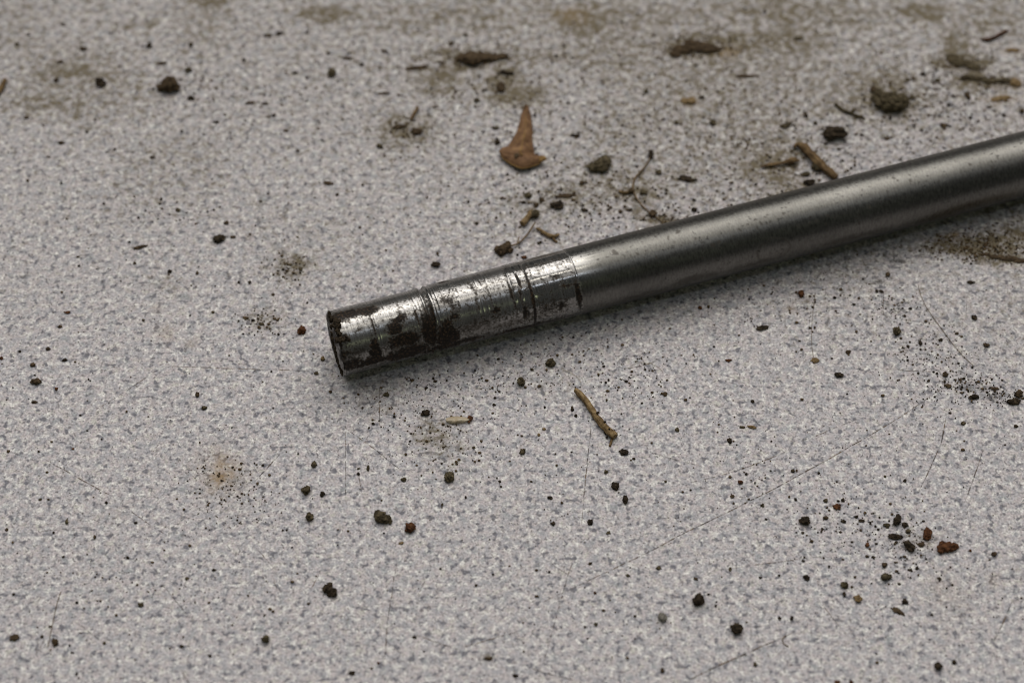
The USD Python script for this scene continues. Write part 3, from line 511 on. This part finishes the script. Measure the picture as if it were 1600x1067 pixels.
# larger bits, one label each: x, y, w, h, tone, name, category, label, flatness, rotation(deg)
BIG = [
 (156, 127, 16, 16, 'd', 'dirt_crumb', 'crumb', 'dark slanted crumb left of the brown clod in the back left corner', .8, 30),
 (253, 99, 14, 7, 'b', 'dirt_crumb', 'crumb', 'flat faint brown crumb just above the brown clod at back left', .3, 0),
 (518, 114, 14, 15, 'o', 'dirt_crumb', 'crumb', 'blurred olive crumb level with the back left clod, further right', .6, 0),
 (512, 286, 14, 6, 'b', 'dirt_flake', 'flake', 'small dark elongated flake alone between the back left clod and the leaf', .5, -15),
 (342, 373, 20, 12, 'd', 'dirt_crumb', 'crumb', 'jagged black crumb left of the rod, above the olive stains', .6, 20),
 (219, 386, 20, 6, 'b', 'dirt_flake', 'flake', 'thin dark streak of dirt to the left of the jagged black crumb', .5, 18),
 (471, 516, 13, 13, 'r', 'rust_pebble', 'pebble', "round rust red pebble close to the rod's cut end", .85, 0),
 (56, 596, 17, 9, 'b', 'dirt_crumb', 'crumb', 'brown crumb near the left edge level with the cut end', .6, 0),
 (478, 765, 13, 14, 'o', 'dirt_crumb', 'crumb', 'dark olive crumb right of the ochre stain', .7, 0),
 (484, 807, 12, 12, 'o', 'dirt_pebble', 'pebble', 'round olive pebble below and right of the ochre stain', .9, 0),
 (415, 998, 13, 12, 'o', 'dirt_pebble', 'pebble', 'round olive brown pebble alone near the bottom edge at left', .9, 0),
 (86, 1003, 10, 13, 'b', 'dirt_crumb', 'crumb', 'dark brown crumb at the foot of the thin fibre in the lower left corner', .7, 10),
 (23, 995, 14, 10, 'b', 'dirt_crumb', 'crumb', 'brown crumb with a tail in the lower left corner', .5, 25),
 (680, 413, 14, 9, 'd', 'dirt_crumb', 'crumb', "small dark crumb just behind the rod's grooved end", .7, 0),
 (860, 566, 15, 14, 'o', 'dirt_pebble', 'pebble', 'round olive brown pebble just in front of the rod above the tan stick', .85, 0),
 (814, 596, 13, 14, 'o', 'dirt_crumb', 'crumb', 'olive crumb below the rod left of the tan stick', .7, 20),
 (665, 645, 14, 10, 'd', 'dirt_crumb', 'crumb', 'black crumb left of the pale husk', .6, 0),
 (701, 745, 14, 17, 'o', 'dirt_crumb', 'crumb', 'upright olive crumb below the pale husk', .8, 15),
 (975, 706, 14, 9, 'd', 'dirt_crumb', 'crumb', 'black crumb just below the lower end of the tan stick', .6, -15),
 (977, 780, 8, 13, 'd', 'dirt_chip', 'chip', 'dark grey upright chip below the black crumb under the tan stick', .5, -5),
 (1303, 209, 34, 22, 'd', 'dirt_clod', 'clod', 'rounded black clod behind the rod above the brown twig', .8, 5),
 (1073, 280, 24, 10, 'd', 'dirt_chip', 'chip', 'dark flat chip behind the rod right of the curled root thread', .35, -8),
 (1266, 285, 17, 10, 'd', 'dirt_crumb', 'crumb', 'dark crumb pressed against the back of the rod left of the brown twig', .7, 0),
 (1259, 272, 13, 9, 'o', 'dirt_crumb', 'crumb', 'greyish crumb beside the middle of the brown twig', .5, 0),
 (1229, 196, 18, 9, 'o', 'dirt_crumb', 'crumb', 'slanted olive fragment above the hooked end of the brown twig', .4, 30),
 (1165, 119, 34, 6, 'b', 'dirt_streak', 'dirt', 'thin dark line of dirt under the bluish stain at the back', .3, 0),
 (1077, 158, 22, 13, 't', 'dry_fragment', 'fragment', 'tan blurred fragment below the dark dirt patch at the back', .3, 0),
 (1563, 154, 32, 12, 't', 'dry_fragment', 'fragment', 'tan flake in the back right corner below the ridge of dirt', .2, 10),
 (1588, 130, 18, 14, 't', 'dry_fragment', 'fragment', 'pale tan fragment at the right end of the ridge of dirt', .3, -20),
 (1583, 79, 20, 8, 't', 'dry_fragment', 'fragment', 'small tan fragment by the right edge at the back, above the dirt ridge', .3, 0),
 (792, 114, 25, 8, 'd', 'dirt_flake', 'flake', 'black L shaped flake under the brown dirt chain behind the leaf', .5, -12),
 (652, 106, 34, 7, 'b', 'dirt_streak', 'dirt', 'thin dark trail at the left end of the brown dirt chain', .4, 8),
 (783, 136, 13, 18, 'b', 'dirt_crumb', 'crumb', 'soft brown crumb between the leaf tip and the dirt chain', .4, 0),
 (601, 146, 18, 5, 'b', 'dirt_streak', 'dirt', 'short brown streak of dirt far left of the leaf tip', .4, 0),
 (624, 198, 21, 7, 'b', 'dirt_flake', 'flake', 'short brown flake left of the leaf, beside the thin bent twig', .5, 10),
 (651, 205, 16, 13, 'b', 'dirt_crumb', 'crumb', 'brown crumb at the foot of the thin bent twig left of the leaf', .5, 0),
 (899, 212, 14, 5, 'd', 'dirt_flake', 'flake', 'short black sliver right of the leaf', .7, -8),
 (870, 321, 20, 13, 'd', 'dirt_crumb', 'crumb', 'largest dark crumb of the scatter between the leaf and the rod', .6, 0),
 (882, 306, 28, 7, 'b', 'dirt_flake', 'flake', 'thin dark flake at the top of the scatter between leaf and rod', .4, 8),
 (1191, 512, 22, 8, 'd', 'dirt_chip', 'chip', 'dark pointed chip in front of the rod right of the tan stick', .45, 15),
 (1252, 459, 9, 11, 'r', 'rust_pebble', 'pebble', 'small rust coloured pebble close in front of the shaft', .8, 0),
 (1311, 586, 14, 8, 'd', 'dirt_crumb', 'crumb', 'black crumb below the tan grain with the hair', .6, -10),
 (1175, 667, 13, 5, 't', 'dry_fragment', 'fragment', 'tan sliver halfway between the tan stick and the right edge', .6, -10),
 (1401, 517, 12, 15, 'o', 'dirt_crumb', 'crumb', 'olive crumb under the black specks right of centre in front of the rod', .6, 0),
 (1583, 627, 20, 10, 'd', 'dirt_clod', 'clod', 'black clod at the right edge below the trail of specks', .7, 0),
 (1593, 615, 13, 11, 'b', 'dirt_crumb', 'crumb', 'brown crumb on top of the black clod at the right edge', .7, 20),
 (1522, 620, 15, 8, 'd', 'dirt_crumb', 'crumb', 'black crumb at the lower end of the bluish specks near the right edge', .6, 0),
 (1258, 813, 16, 13, 'd', 'dirt_crumb', 'crumb', 'round black crumb at the left end of the lower right scatter', .8, 0),
 (1308, 791, 13, 9, 'r', 'rust_flake', 'flake', 'small rust brown flake at the top of the lower right scatter', .5, 20),
 (1402, 812, 12, 19, 'd', 'dirt_clod', 'clod', 'upright black clod topmost in the lower right cluster', .8, -15),
 (1399, 838, 23, 8, 'd', 'dirt_crumb', 'crumb', 'flat black bar of dirt in the middle of the lower right cluster', .6, -5),
 (1421, 853, 13, 19, 'd', 'dirt_clod', 'clod', 'slanted black clod at the bottom of the lower right cluster', .7, 35),
 (1449, 834, 12, 21, 'r', 'rust_clod', 'clod', 'upright dark rust clod beside the lower right black cluster', .8, -8),
 (1385, 901, 15, 11, 'o', 'dirt_pebble', 'pebble', 'brown pebble below the lower right black cluster', .8, 15),
 (1319, 913, 13, 10, 'o', 'dirt_pebble', 'pebble', 'dark olive pebble at the left below the lower right cluster', .8, 0),
 (1340, 934, 14, 10, 't', 'dirt_pebble', 'pebble', 'light brown pebble lowest left of the lower right scatter', .7, 0),
 (1402, 954, 20, 8, 'b', 'dirt_chip', 'chip', 'brown slanted chip below the lower right cluster', .3, -35),
 (1091, 937, 16, 19, 'd', 'dirt_clod', 'clod', 'black clod near the bottom, left of the lowest black clod', .8, 0),
 (1152, 983, 20, 17, 'd', 'dirt_clod', 'clod', 'lowest large black clod near the bottom edge', .7, -20),
 (1466, 1040, 12, 12, 'd', 'dirt_crumb', 'crumb', 'black crumb at the bottom edge right of the long pale scratch', .8, 0),
 (1035, 964, 13, 14, 'g', 'stone_pebble', 'pebble', 'round pale grey pebble near the bottom edge', .9, 0),
 (641, 824, 16, 15, 'r', 'rust_clod', 'clod', 'rust brown clod right of the lumpy brown clod in front of the cut end', .85, 10),
]
for i, (x, y, w, h, c, nm, cat_, lab, fl, rot) in enumerate(BIG):
    v, f, p = crumb_mesh(x, y, w * .95, h * .93, 700 + i, flat=fl, rot=math.radians(rot), rough=.55, sub=3)
    m = obj(nm, v, f, COL[c][0]); m.AddTranslateOp().Set(Gf.Vec3d(*(p * MM)))
    tag(m, lab, cat_)

def heap(name, parts, mat, label, cat_, seed, sub=3, rough=.45):
    """A clod of several lumps grown together: parts are photo x, y, w, h, height factor."""
    o0 = at(parts[0][0], parts[0][1], 0); ms = []
    for k, (x, y, w, h, fl) in enumerate(parts):
        v, f, p = crumb_mesh(x, y, w, h, seed + k, flat=fl, sub=sub, rough=rough)
        ms.append((v + (p - o0), f))
    v, f = cat_meshes(ms)
    m = obj(name, v, f, mat); m.AddTranslateOp().Set(Gf.Vec3d(*(o0 * MM)))
    return tag(m, label, cat_)
heap('dirt_clod', [(263, 132, 26, 23, .85), (254, 136, 17, 15, .7), (273, 137, 15, 14, .7), (266, 126, 16, 13, 1.3)], 'dirt_brown', 'blurred brown clod with a dark base at the back left', 'clod', 900)
heap('dirt_clod', [(738, 92, 34, 22, .5), (752, 90, 26, 18, .5), (724, 90, 20, 17, .5), (768, 90, 20, 13, .5), (785, 88, 18, 11, .5)], 'dirt_brown', 'long chain of brown dirt behind the leaf', 'clod', 910)
heap('dirt_clod', [(1092, 73, 46, 18, .4), (1068, 76, 30, 16, .4), (1110, 77, 30, 13, .4), (1080, 68, 24, 13, .5), (1056, 84, 16, 12, .4)], 'dirt_brown', 'flat dark dirt patch at the back, above the tan fragment', 'clod', 920)
heap('dirt_clod', [(1391, 160, 40, 28, .75), (1374, 152, 20, 22, .8), (1410, 156, 22, 20, .7), (1372, 146, 14, 14, .9), (1396, 168, 30, 14, .6)], 'dirt_olive', 'large olive brown clod with two ears behind the rod at right', 'clod', 930, sub=4)
heap('dirt_clod', [(937, 258, 26, 19, .75), (930, 262, 20, 15, .7), (944, 251, 18, 17, .7)], 'dirt_olive', 'grey brown slanted clod right of the leaf', 'clod', 940)
heap('dirt_clod', [(594, 807, 18, 16, .9), (602, 810, 16, 14, .8), (590, 803, 12, 12, .9), (608, 813, 9, 10, .7)], 'dirt_olive', 'lumpy brown clod in front of the cut end, beside a rust brown one', 'clod', 950)
heap('dirt_clod', [(509, 920, 12, 12, .8), (518, 924, 14, 14, .8), (515, 914, 9, 8, .8), (523, 928, 8, 8, .7)], 'dirt_black', 'black clod of three lumps below the cut end near the bottom', 'clod', 960)
heap('dirt_clod', [(1480, 854, 24, 14, .7), (1470, 857, 12, 12, .7), (1492, 852, 11, 9, .7), (1473, 850, 10, 9, .8)], 'dirt_rust', 'rust brown elongated clod right of the lower right black cluster', 'clod', 970)
heap('dirt_streak', [(1530, 123, 30, 8, .5), (1512, 120, 20, 9, .5), (1550, 127, 30, 8, .5), (1572, 126, 22, 9, .5)], 'dirt_olive', 'ridge of dirt crossing the back right corner', 'dirt', 980, sub=2)
heap('dirt_streak', [(1500, 98, 30, 14, .3), (1488, 90, 20, 14, .3), (1520, 104, 26, 11, .3)], 'dirt_olive', 'soft patch of soil behind the ridge of dirt at back right', 'dirt', 990, sub=2)
heap('dirt_streak', [(1575, 404, 30, 8, .35), (1556, 401, 22, 8, .35), (1594, 407, 18, 8, .35), (1540, 397, 14, 5, .35)], 'dirt_brown', 'brown smear of soil in front of the rod at the right edge', 'dirt', 1000, sub=2)

# ---------------------------------------------------------------- twigs, threads, leaf
def tube(pts, rad, nseg=12, seed=0, bump=.12, squash=1.0, grain=False):
    pts = np.asarray(pts, float); rad = np.broadcast_to(rad, len(pts)).astype(float)
    t = np.gradient(pts, axis=0); t /= np.linalg.norm(t, axis=1, keepdims=True)
    side = np.cross([0, 0, 1.], t); side /= np.maximum(np.linalg.norm(side, axis=1, keepdims=True), 1e-9); up = np.cross(t, side)
    a = np.linspace(0, 2 * np.pi, nseg, endpoint=False)
    A, I = np.meshgrid(a, np.arange(len(pts)))
    nn = noise(np.stack([np.cos(A) * 1.6 + seed, np.sin(A) * 1.6, I * .35], -1), seed) - .5
    if grain: nn = nn + 1.2 * (noise(np.stack([np.cos(A) * 3.2 + seed, np.sin(A) * 3.2, I * .09], -1), seed + 5) - .5)
    R = rad[:, None] * (1 + 2 * bump * nn)
    v = (pts[:, None] + side[:, None] * (np.cos(A) * R)[..., None] + up[:, None] * (np.sin(A) * R * squash)[..., None]).reshape(-1, 3)
    i = np.arange(len(pts) - 1)[:, None] * nseg; j = np.arange(nseg)[None]; j2 = (j + 1) % nseg
    f = [np.stack([(i + j).ravel(), (i + j2).ravel(), (i + nseg + j2).ravel()], 1), np.stack([(i + j).ravel(), (i + nseg + j2).ravel(), (i + nseg + j).ravel()], 1)]
    n0 = len(v); v = np.vstack([v, pts[:1] - t[:1] * rad[0] * .25, pts[-1:] + t[-1:] * rad[-1] * .25]); j = np.arange(nseg); b = (len(pts) - 1) * nseg
    f += [np.stack([np.full(nseg, n0), (j + 1) % nseg, j], 1), np.stack([np.full(nseg, n0 + 1), b + j, b + (j + 1) % nseg], 1)]
    return v, np.vstack(f)
def px_path(pl, z, step=.5):
    zs = np.broadcast_to(z, len(pl))
    return resample([at(x, y, zz) for (x, y), zz in zip(pl, zs)], step)
def part(name, vf, mat, parent, smooth=40): return obj(name, vf[0], vf[1], mat, parent, smooth=smooth)

st = tag(thing('wood_stick'), 'tan broken stick lying slantwise in front of the rod', 'stick')
p = px_path([(899, 609), (912, 622), (930, 648), (946, 668), (961, 682)], [.75, .7, .65, .65, .75], .35)
rr = np.interp(np.linspace(0, 1, len(p)), [0, .15, .5, .8, .95, 1], [.52, .66, .60, .72, .80, .66])
part('stem', tube(p, rr * .82, 22, 3, .24, .85, True), 'stick_wood', st, 55)
part('side_splinter', tube(px_path([(957, 684), (955, 690), (953, 697)], [.25, .2, .15], .15), .22, 8, 5), 'twig_bark', st)
for k, (x, y, w) in enumerate([(934, 645, 5), (945, 659, 4), (952, 670, 3)]):
    v, f = lump(w * kpx, w * kpx, w * kpx * .8, 40 + k, 1); part('dirt_speck', (v + at(x, y, 1.25), f), 'dirt_black', st)
for k, (x, y, w) in enumerate([(946, 676, 5), (948, 683, 4)]):
    v, f = lump(w * kpx, w * kpx, w * kpx * .8, 50 + k, 1); part('dirt_speck', (v + at(x, y, .3), f), 'dirt_black', st)

tw = tag(thing('bark_twig'), 'brown twig touching the back of the rod, hooked at its far end', 'twig')
p = px_path([(1250, 226), (1262, 236), (1280, 254), (1297, 270), (1307, 278)], [.8, .9, .9, .8, .7], .4)
part('stem', tube(p, np.interp(np.linspace(0, 1, len(p)), [0, .1, .6, 1], [.5, .78, .78, .62]), 22, 8, .2, .85, True), 'twig_bark', tw, 55)
part('hook', tube(px_path([(1252, 227), (1246, 226), (1241, 231)], [.9, .8, .4], .25), .38, 10, 9, .2), 'twig_bark', tw)
v, f = lump(2.2, 1.6, 1.2, 61, 2); part('knot', (v + at(1277, 262, .4), f), 'dirt_olive', tw)
tw = tag(thing('bark_twig'), 'short dark twig with a thick end left of the hooked brown twig', 'twig')
p = px_path([(1190, 261), (1205, 257), (1222, 255), (1236, 251), (1250, 252)], [.4, .5, .5, .7, .5], .3)
part('stem', tube(p, np.interp(np.linspace(0, 1, len(p)), [0, .3, .55, .8, 1], [.25, .36, .25, .68, .15]), 12, 12, .35, .7), 'twig_bark', tw)
tw = tag(thing('dry_straw'), 'short tan straw with a dark clod at its top, between leaf and rod', 'straw')
p = px_path([(831, 330), (825, 339), (816, 350)], [.6, .6, .6], .3)
part('stem', tube(p, np.interp(np.linspace(0, 1, len(p)), [0, .4, 1], [.42, .5, .62]), 12, 15, .1), 'dirt_tan', tw)
v, f = lump(1.7, 1.5, 1.2, 66, 2); part('soil_clod', (v + at(836, 335, .6), f), 'dirt_olive', tw)
tw = tag(thing('soil_clod_with_stalk'), 'brown clod with a thin curved stalk just behind the polished part of the rod', 'clod')
ms = []
for k, (x, y, w, h) in enumerate([(783, 390, 20, 16), (792, 385, 14, 15), (797, 391, 10, 9), (778, 389, 9, 8)]):
    v, f, q = crumb_mesh(x, y, w, h, 80 + k, .8, 3); ms.append((v + q, f))
part('clod', cat_meshes(ms), 'dirt_brown', tw, True)
part('stalk', tube(px_path([(797, 384), (808, 381), (820, 371), (829, 359), (836, 348)], [.6, .4, .5, .7, .9], .3), .16, 8, 4), 'fibre', tw)
part('rootlet', tube(px_path([(809, 381), (810, 374), (811, 370)], [.4, .5, .6], .2), .12, 7, 5), 'fibre', tw)
tw = tag(thing('bark_twig'), 'thin crooked tan twig just behind the rod, right of the stalked clod', 'twig')
p = px_path([(838, 357), (848, 362), (858, 368), (868, 369), (874, 366)], [.4, .5, .5, .4, .3], .25)
part('stem', tube(p, np.interp(np.linspace(0, 1, len(p)), [0, .4, .7, 1], [.25, .34, .42, .18]), 10, 22, .3), 'stick_wood', tw)
part('side_shoot', tube(px_path([(864, 369), (866, 375), (871, 378)], [.4, .3, .2], .2), .22, 8, 24, .3), 'twig_bark', tw)
tw = tag(thing('root_thread'), 'long curled thread of root with a dark seed at its top, behind the rod', 'root')
p = px_path([(1017, 240), (1012, 254), (1003, 266), (992, 279), (989, 292), (994, 308), (1003, 321), (1018, 334), (1036, 348)], [.5, .35, .3, .3, .25, .25, .3, .3, .3], .4)
part('thread', tube(p, np.interp(np.linspace(0, 1, len(p)), [0, .4, .7, 1], [.12, .2, .14, .12]), 8, 6, .25), 'fibre', tw)
v, f = lump(.9, 2.2, .8, 90, 2); part('seed', (v + at(1017, 241, .4), f), 'dirt_black', tw)
v, f = lump(1.2, 1.1, .8, 91, 2); part('knot', (v + at(986, 298, .4), f), 'dirt_brown', tw)
part('side_shoot', tube(px_path([(985, 299), (976, 301), (967, 299)], [.4, .3, .2], .2), .28, 8, 6, .25), 'dirt_tan', tw)
v, f = lump(1.4, 1.2, .8, 92, 2); part('knot', (v + at(1020, 334, .4), f), 'dirt_brown', tw)
tw = tag(thing('bark_twig'), 'dark stub of twig cut by the left edge at the back', 'twig')
part('stem', tube(px_path([(8, 125), (2, 137), (-6, 150)], [.5, .5, .5], .3), .5, 10, 33, .2), 'twig_bark', tw)
tw = tag(thing('bark_twig'), 'thin bent brown twig standing above the crumb left of the leaf', 'twig')
part('stem', tube(px_path([(653, 168), (648, 176), (642, 187)], [.4, .4, .3], .3), .3, 8, 34, .25), 'twig_bark', tw)
tw = tag(thing('bark_twig'), 'thin reddish twig in the back right corner behind the tan flakes', 'twig')
part('stem', tube(px_path([(1534, 62), (1548, 61), (1562, 54), (1574, 48)], [.3, .4, .4, .3], .4), .3, 8, 35, .25), 'dirt_rust', tw)
tw = tag(thing('bark_twig'), 'small forked twig between the black clod and the olive clod', 'twig')
part('stem', tube(px_path([(1304, 163), (1315, 170), (1326, 176), (1334, 170)], [.3, .4, .4, .2], .3), .3, 8, 36, .25), 'dirt_olive', tw)
part('side_shoot', tube(px_path([(1326, 176), (1340, 181), (1352, 186)], [.4, .3, .2], .3), .24, 8, 37, .25), 'dirt_olive', tw)
def hair(pl, w, label, mat='fibre', z=.15):
    p = px_path(pl, z, .6)
    m = obj('fibre', *tube(p, w * .45, 7, 3, .25), mat); return tag(m, label, 'fibre')
hair([(95, 924), (86, 955), (80, 985), (74, 1011)], .11, 'thin straight brown fibre in the lower left corner above a dark crumb')
hair([(1435, 445), (1445, 475), (1470, 512), (1495, 545), (1520, 570)], .10, 'fine brown hair curving through the black specks at right')
hair([(1274, 458), (1270, 490), (1268, 525), (1271, 557)], .07, 'very fine hair hanging down to a tan grain in front of the shaft')
hair([(1228, 992), (1222, 1000), (1232, 1010)], .16, 'short bent fibre at the top end of the long scratch near the bottom')
hair([(985, 572), (1008, 566), (1026, 572), (1036, 582)], .06, 'fine arched hair in front of the rod right of the round olive pebble')
hair([(879, 577), (893, 583), (903, 590), (908, 598)], .07, 'pale curved fibre just above the upper end of the tan stick', 'husk')

hk = tag(thing('seed_husk'), 'pale translucent husk with a brown tip left of the tan stick', 'husk')
def leafy(rows, th):
    """A thin curved sheet: rows of 3-D points, thickened."""
    g = np.array(rows, float); nr, nc = g.shape[:2]
    du = np.gradient(g, axis=1); dv = np.gradient(g, axis=0); nm = np.cross(du, dv); nm /= np.maximum(np.linalg.norm(nm, axis=-1, keepdims=True), 1e-9)
    nm = np.where(nm[..., 2:3] < 0, -nm, nm)
    v = np.vstack([(g + nm * th / 2).reshape(-1, 3), (g - nm * th / 2).reshape(-1, 3)]); N = nr * nc
    i = np.arange(nr - 1)[:, None] * nc; j = np.arange(nc - 1)[None]; a, b, c, d = [(i + j + o).ravel() for o in (0, 1, nc + 1, nc)]
    f = [np.stack([a, b, c], 1), np.stack([a, c, d], 1), np.stack([a + N, c + N, b + N], 1), np.stack([a + N, d + N, c + N], 1)]
    loop = np.concatenate([np.arange(nc), np.arange(1, nr) * nc + nc - 1, (nr - 1) * nc + np.arange(nc - 2, -1, -1), np.arange(nr - 2, 0, -1) * nc]); l2 = np.roll(loop, -1)
    f += [np.stack([loop, loop + N, l2 + N], 1), np.stack([loop, l2 + N, l2], 1)]
    return v, np.vstack(f)
rows = []
for u in np.linspace(0, 1, 16):
    x = 697 + 36 * u; hw = 6.4 * (math.sin(math.pi * min(max(u * .86 + .08, 0), 1)) ** .55) * (1 - .25 * u)
    yc = 656.5 - 1.0 * u
    rows.append([at(x + .6 * math.sin(9 * u + k), yc + hw * k, .18 + .55 * (1 - k * k) * math.sin(math.pi * (.15 + .7 * u)) + .08 * math.sin(14 * u + 3 * k)) for k in np.linspace(-1, 1, 9)])
part('shell', leafy(rows, .06), 'husk', hk, True)
v, f = lump(.9, .9, .5, 95, 2); part('tip', (v + at(735, 653, .35), f), 'dirt_rust', hk)
v, f = lump(.5, .6, .4, 96, 1); part('tip', (v + at(733, 659, .25), f), 'dirt_rust', hk)

lf = tag(thing('dry_leaf'), 'curled reddish brown dry leaf fragment with a pointed tip behind the rod', 'leaf')
# left edge, right edge in photo px from the lifted rim to the tip; height of edges and middle (mm)
prof = [((780, 239), (850, 248), .9, 1.2, 3.3), ((782, 234), (847, 245.5), .9, 1.0, 3.35), ((788, 230), (836, 241.5), .8, .7, 3.3), ((794, 228), (834.5, 237), .6, .5, 3.2), ((800, 219), (832.5, 228), .4, .35, 2.9), ((805.5, 210), (831.5, 217), .3, .3, 2.5), ((809.5, 200), (832, 205), .25, .25, 2.0), ((812, 190), (830.5, 192), .2, .2, 1.5),
        ((815, 179), (828.5, 178), .2, .2, 1.0), ((818, 169), (825.5, 168), .3, .3, .7), ((821, 165), (823, 164.5), .5, .5, .6)]
P = []
for (l, r, zl, zr, zm) in prof:
    row = []
    for k in np.linspace(0, 1, 15):
        arch = 1 - abs(2 * k - 1) ** 1.35
        z = (zl * (1 - k) + zr * k) * (1 - arch) + zm * .68 * arch + .18 * math.sin(5 * k + l[1] * .3)
        row.append(at(l[0] * (1 - k) + r[0] * k, l[1] * (1 - k) + r[1] * k + 0, max(z, .12)))
    P.append(row)
P = np.array(P)
from scipy.interpolate import CubicSpline
t = np.arange(len(prof)); P = CubicSpline(t, P)(np.linspace(0, len(prof) - 1, 46))
P[..., 2] = np.maximum(P[..., 2] * .9 + .5 * (fbm(P * .8, 3, 14) - .5) + .28 * (fbm(P * 2.2, 2, 15) - .5), .1)
part('blade', leafy(P, .13), 'leaf_skin', lf, True)
# the rim folds down and under, towards the bench
rim = P[0]; rows = []
low_px = [(780, 238), (784, 245), (790, 250), (797, 255), (804, 259), (811, 262.5), (818, 263.5), (825, 262), (831, 260), (839, 257), (846, 253.5), (850.5, 249)]
lowc = CubicSpline(np.arange(len(low_px)), np.array(low_px, float))(np.linspace(0, len(low_px) - 1, len(rim)))
for u in np.linspace(0, 1, 9):
    row = []
    for k in range(len(rim)):
        kk = k / (len(rim) - 1); zend = .7 + .3 * math.sin(math.pi * kk)
        q = at(lowc[k][0], lowc[k][1], zend)
        s_ = rim[k] * (1 - u) + q * u
        s_[2] += .35 * math.sin(math.pi * u) * math.sin(math.pi * kk) + .10 * math.sin(11 * kk + 2 * u)
        row.append(s_)
    rows.append(row)
part('curled_rim', leafy(rows, .14), 'leaf_skin', lf, True)
part('rim_edge', tube(resample([r_ for r_ in np.array(rows[-1])[1:-1]], .3), .13, 7, 2, .3), 'leaf_edge', lf)
part('midrib', tube(P[2:40, 7] + [0, 0, .05], np.linspace(.14, .05, 38), 7, 3, .2), 'leaf_edge', lf)
v, f = lump(1.0, 1.0, .35, 97, 2); part('scar', (v + at(807, 243, 2.05), f), 'dirt_brown', lf)
for a_, b_, n_ in ((26, 2, 12), (26, 12, 12), (34, 3, 8), (34, 11, 8), (15, 2, 8), (15, 12, 8)):     # side veins from the midrib to the edges
    vi = np.linspace(a_, a_ - n_, 14); vj = np.linspace(7, b_, 14)
    pv = np.array([P[int(p_), int(q_)] * (1 - p_ % 1) + P[min(int(p_) + 1, 45), int(round(q_))] * (p_ % 1) for p_, q_ in zip(vi, vj)]) + [0, 0, .04]
    pv = pv[np.r_[True, np.linalg.norm(np.diff(pv, axis=0), axis=1) > 1e-4]]
    part('vein', tube(resample(pv, .25), .055, 6, 5, .2), 'leaf_edge', lf)
for e_ in (0, 14):
    part('torn_edge', tube(resample(P[2:42, e_], .3), .085, 7, 9 + e_, .5), 'leaf_rim', lf)
v, f = lump(1.5, 1.2, .5, 98, 3, rough=.6); part('torn_corner', (v + at(847, 248, 1.2), f), 'leaf_edge', lf)

# ---------------------------------------------------------------- fine grit
# clouds of specks: photo x, y, half width, half height, count, share of brown ones
CLOUDS = [(800, 533, 900, 560, 1100, .65), (1150, 200, 560, 160, 2000, .75), (760, 140, 240, 110, 420, .8), (930, 310, 180, 50, 420, .7), (1480, 150, 130, 70, 420, .8), (1090, 75, 70, 22, 90, .8), (1230, 250, 120, 70, 280, .75), (360, 770, 70, 60, 170, .8), (690, 690, 70, 60, 160, .8), (900, 560, 160, 70, 330, .6),
          (1540, 385, 90, 26, 800, .8), (740, 92, 70, 16, 190, .85), (1092, 74, 60, 14, 190, .85), (1392, 160, 60, 26, 90, .8), (1500, 100, 50, 22, 150, .85), (1545, 126, 50, 10, 110, .85), (640, 205, 30, 20, 60, .8), (262, 134, 24, 10, 30, .8), (1400, 480, 40, 28, 90, .3), (1440, 540, 60, 40, 120, .5), (1510, 600, 50, 26, 150, .3), (1570, 618, 40, 14, 70, .3), (1340, 825, 110, 60, 180, .5), (1420, 860, 50, 40, 110, .4), (1250, 460, 130, 60, 180, .6), (410, 505, 40, 25, 80, .8), (454, 415, 40, 25, 90, .8), (300, 130, 60, 30, 60, .6), (440, 160, 120, 50, 120, .7),
          (270, 335, 70, 20, 40, .3), (600, 640, 70, 30, 70, .7), (250, 900, 200, 60, 80, .7), (1180, 740, 60, 40, 50, .5), (1000, 600, 60, 40, 70, .5), (740, 600, 120, 26, 120, .6), (1040, 345, 40, 10, 80, .8), (1480, 590, 90, 60, 140, .5)]
bases = [lump(1, 1, .8, 200 + k, 1 if k < 6 else 0, rough=.3) for k in range(12)]
grit = {'dark': [], 'brown': []}
for x0, y0, hw, hh, cnt, br in CLOUDS:
    for _ in range(cnt):
        x, y = x0 + hw * rng.normal() * .55, y0 + hh * rng.normal() * .55
        if x0 == 800: x, y = rng.uniform(-30, 1630), rng.uniform(-20, 1090)
        if not (-40 < x < 1640 and -30 < y < 1100): x, y = rng.uniform(0, 1600), rng.uniform(0, 1067)
        q = at(x, y, 0)
        rel = q - END; sl, sn = rel @ _e, rel @ _n
        if -.3 < sl and abs(sn) < 5.6 : continue                       # nothing inside the rod's footing
        d = min((.17 if y < rod_y(x) else .14) * math.exp(abs(rng.normal()) * .55), .48)
        v, f = bases[rng.integers(12)]
        a = rng.uniform(0, 6.28); c, s_ = math.cos(a), math.sin(a)
        v = v @ np.array([[c, s_, 0], [-s_, c, 0], [0, 0, 1]]) * d * [rng.uniform(.8, 1.5), 1, .8]
        grit['brown' if rng.random() < br else 'dark'].append((v + [q[0], q[1], .32 * d], f))
for _ in range(3200):                                                 # and the finest specks, everywhere
    q = at(rng.uniform(-20, 1620), rng.uniform(-20, 1080)); rel = q - END
    if -.3 < rel @ _e and abs(rel @ _n) < 5.6: continue
    v, f = bases[rng.integers(6, 12)]; d = rng.uniform(.09, .19)
    grit['brown' if rng.random() < .75 else 'dark'].append((v * d * [rng.uniform(.8, 1.4), 1, .7] + [q[0], q[1], .3 * d], f))
for key, mat in (('dark', 'dirt_black'), ('brown', 'grit_brown')):
    v, f = cat_meshes(grit[key])
    tag(obj(key + '_grit', v, f, mat), f'fine {key} specks of grit sprinkled all over the countertop', 'grit', kind='stuff')
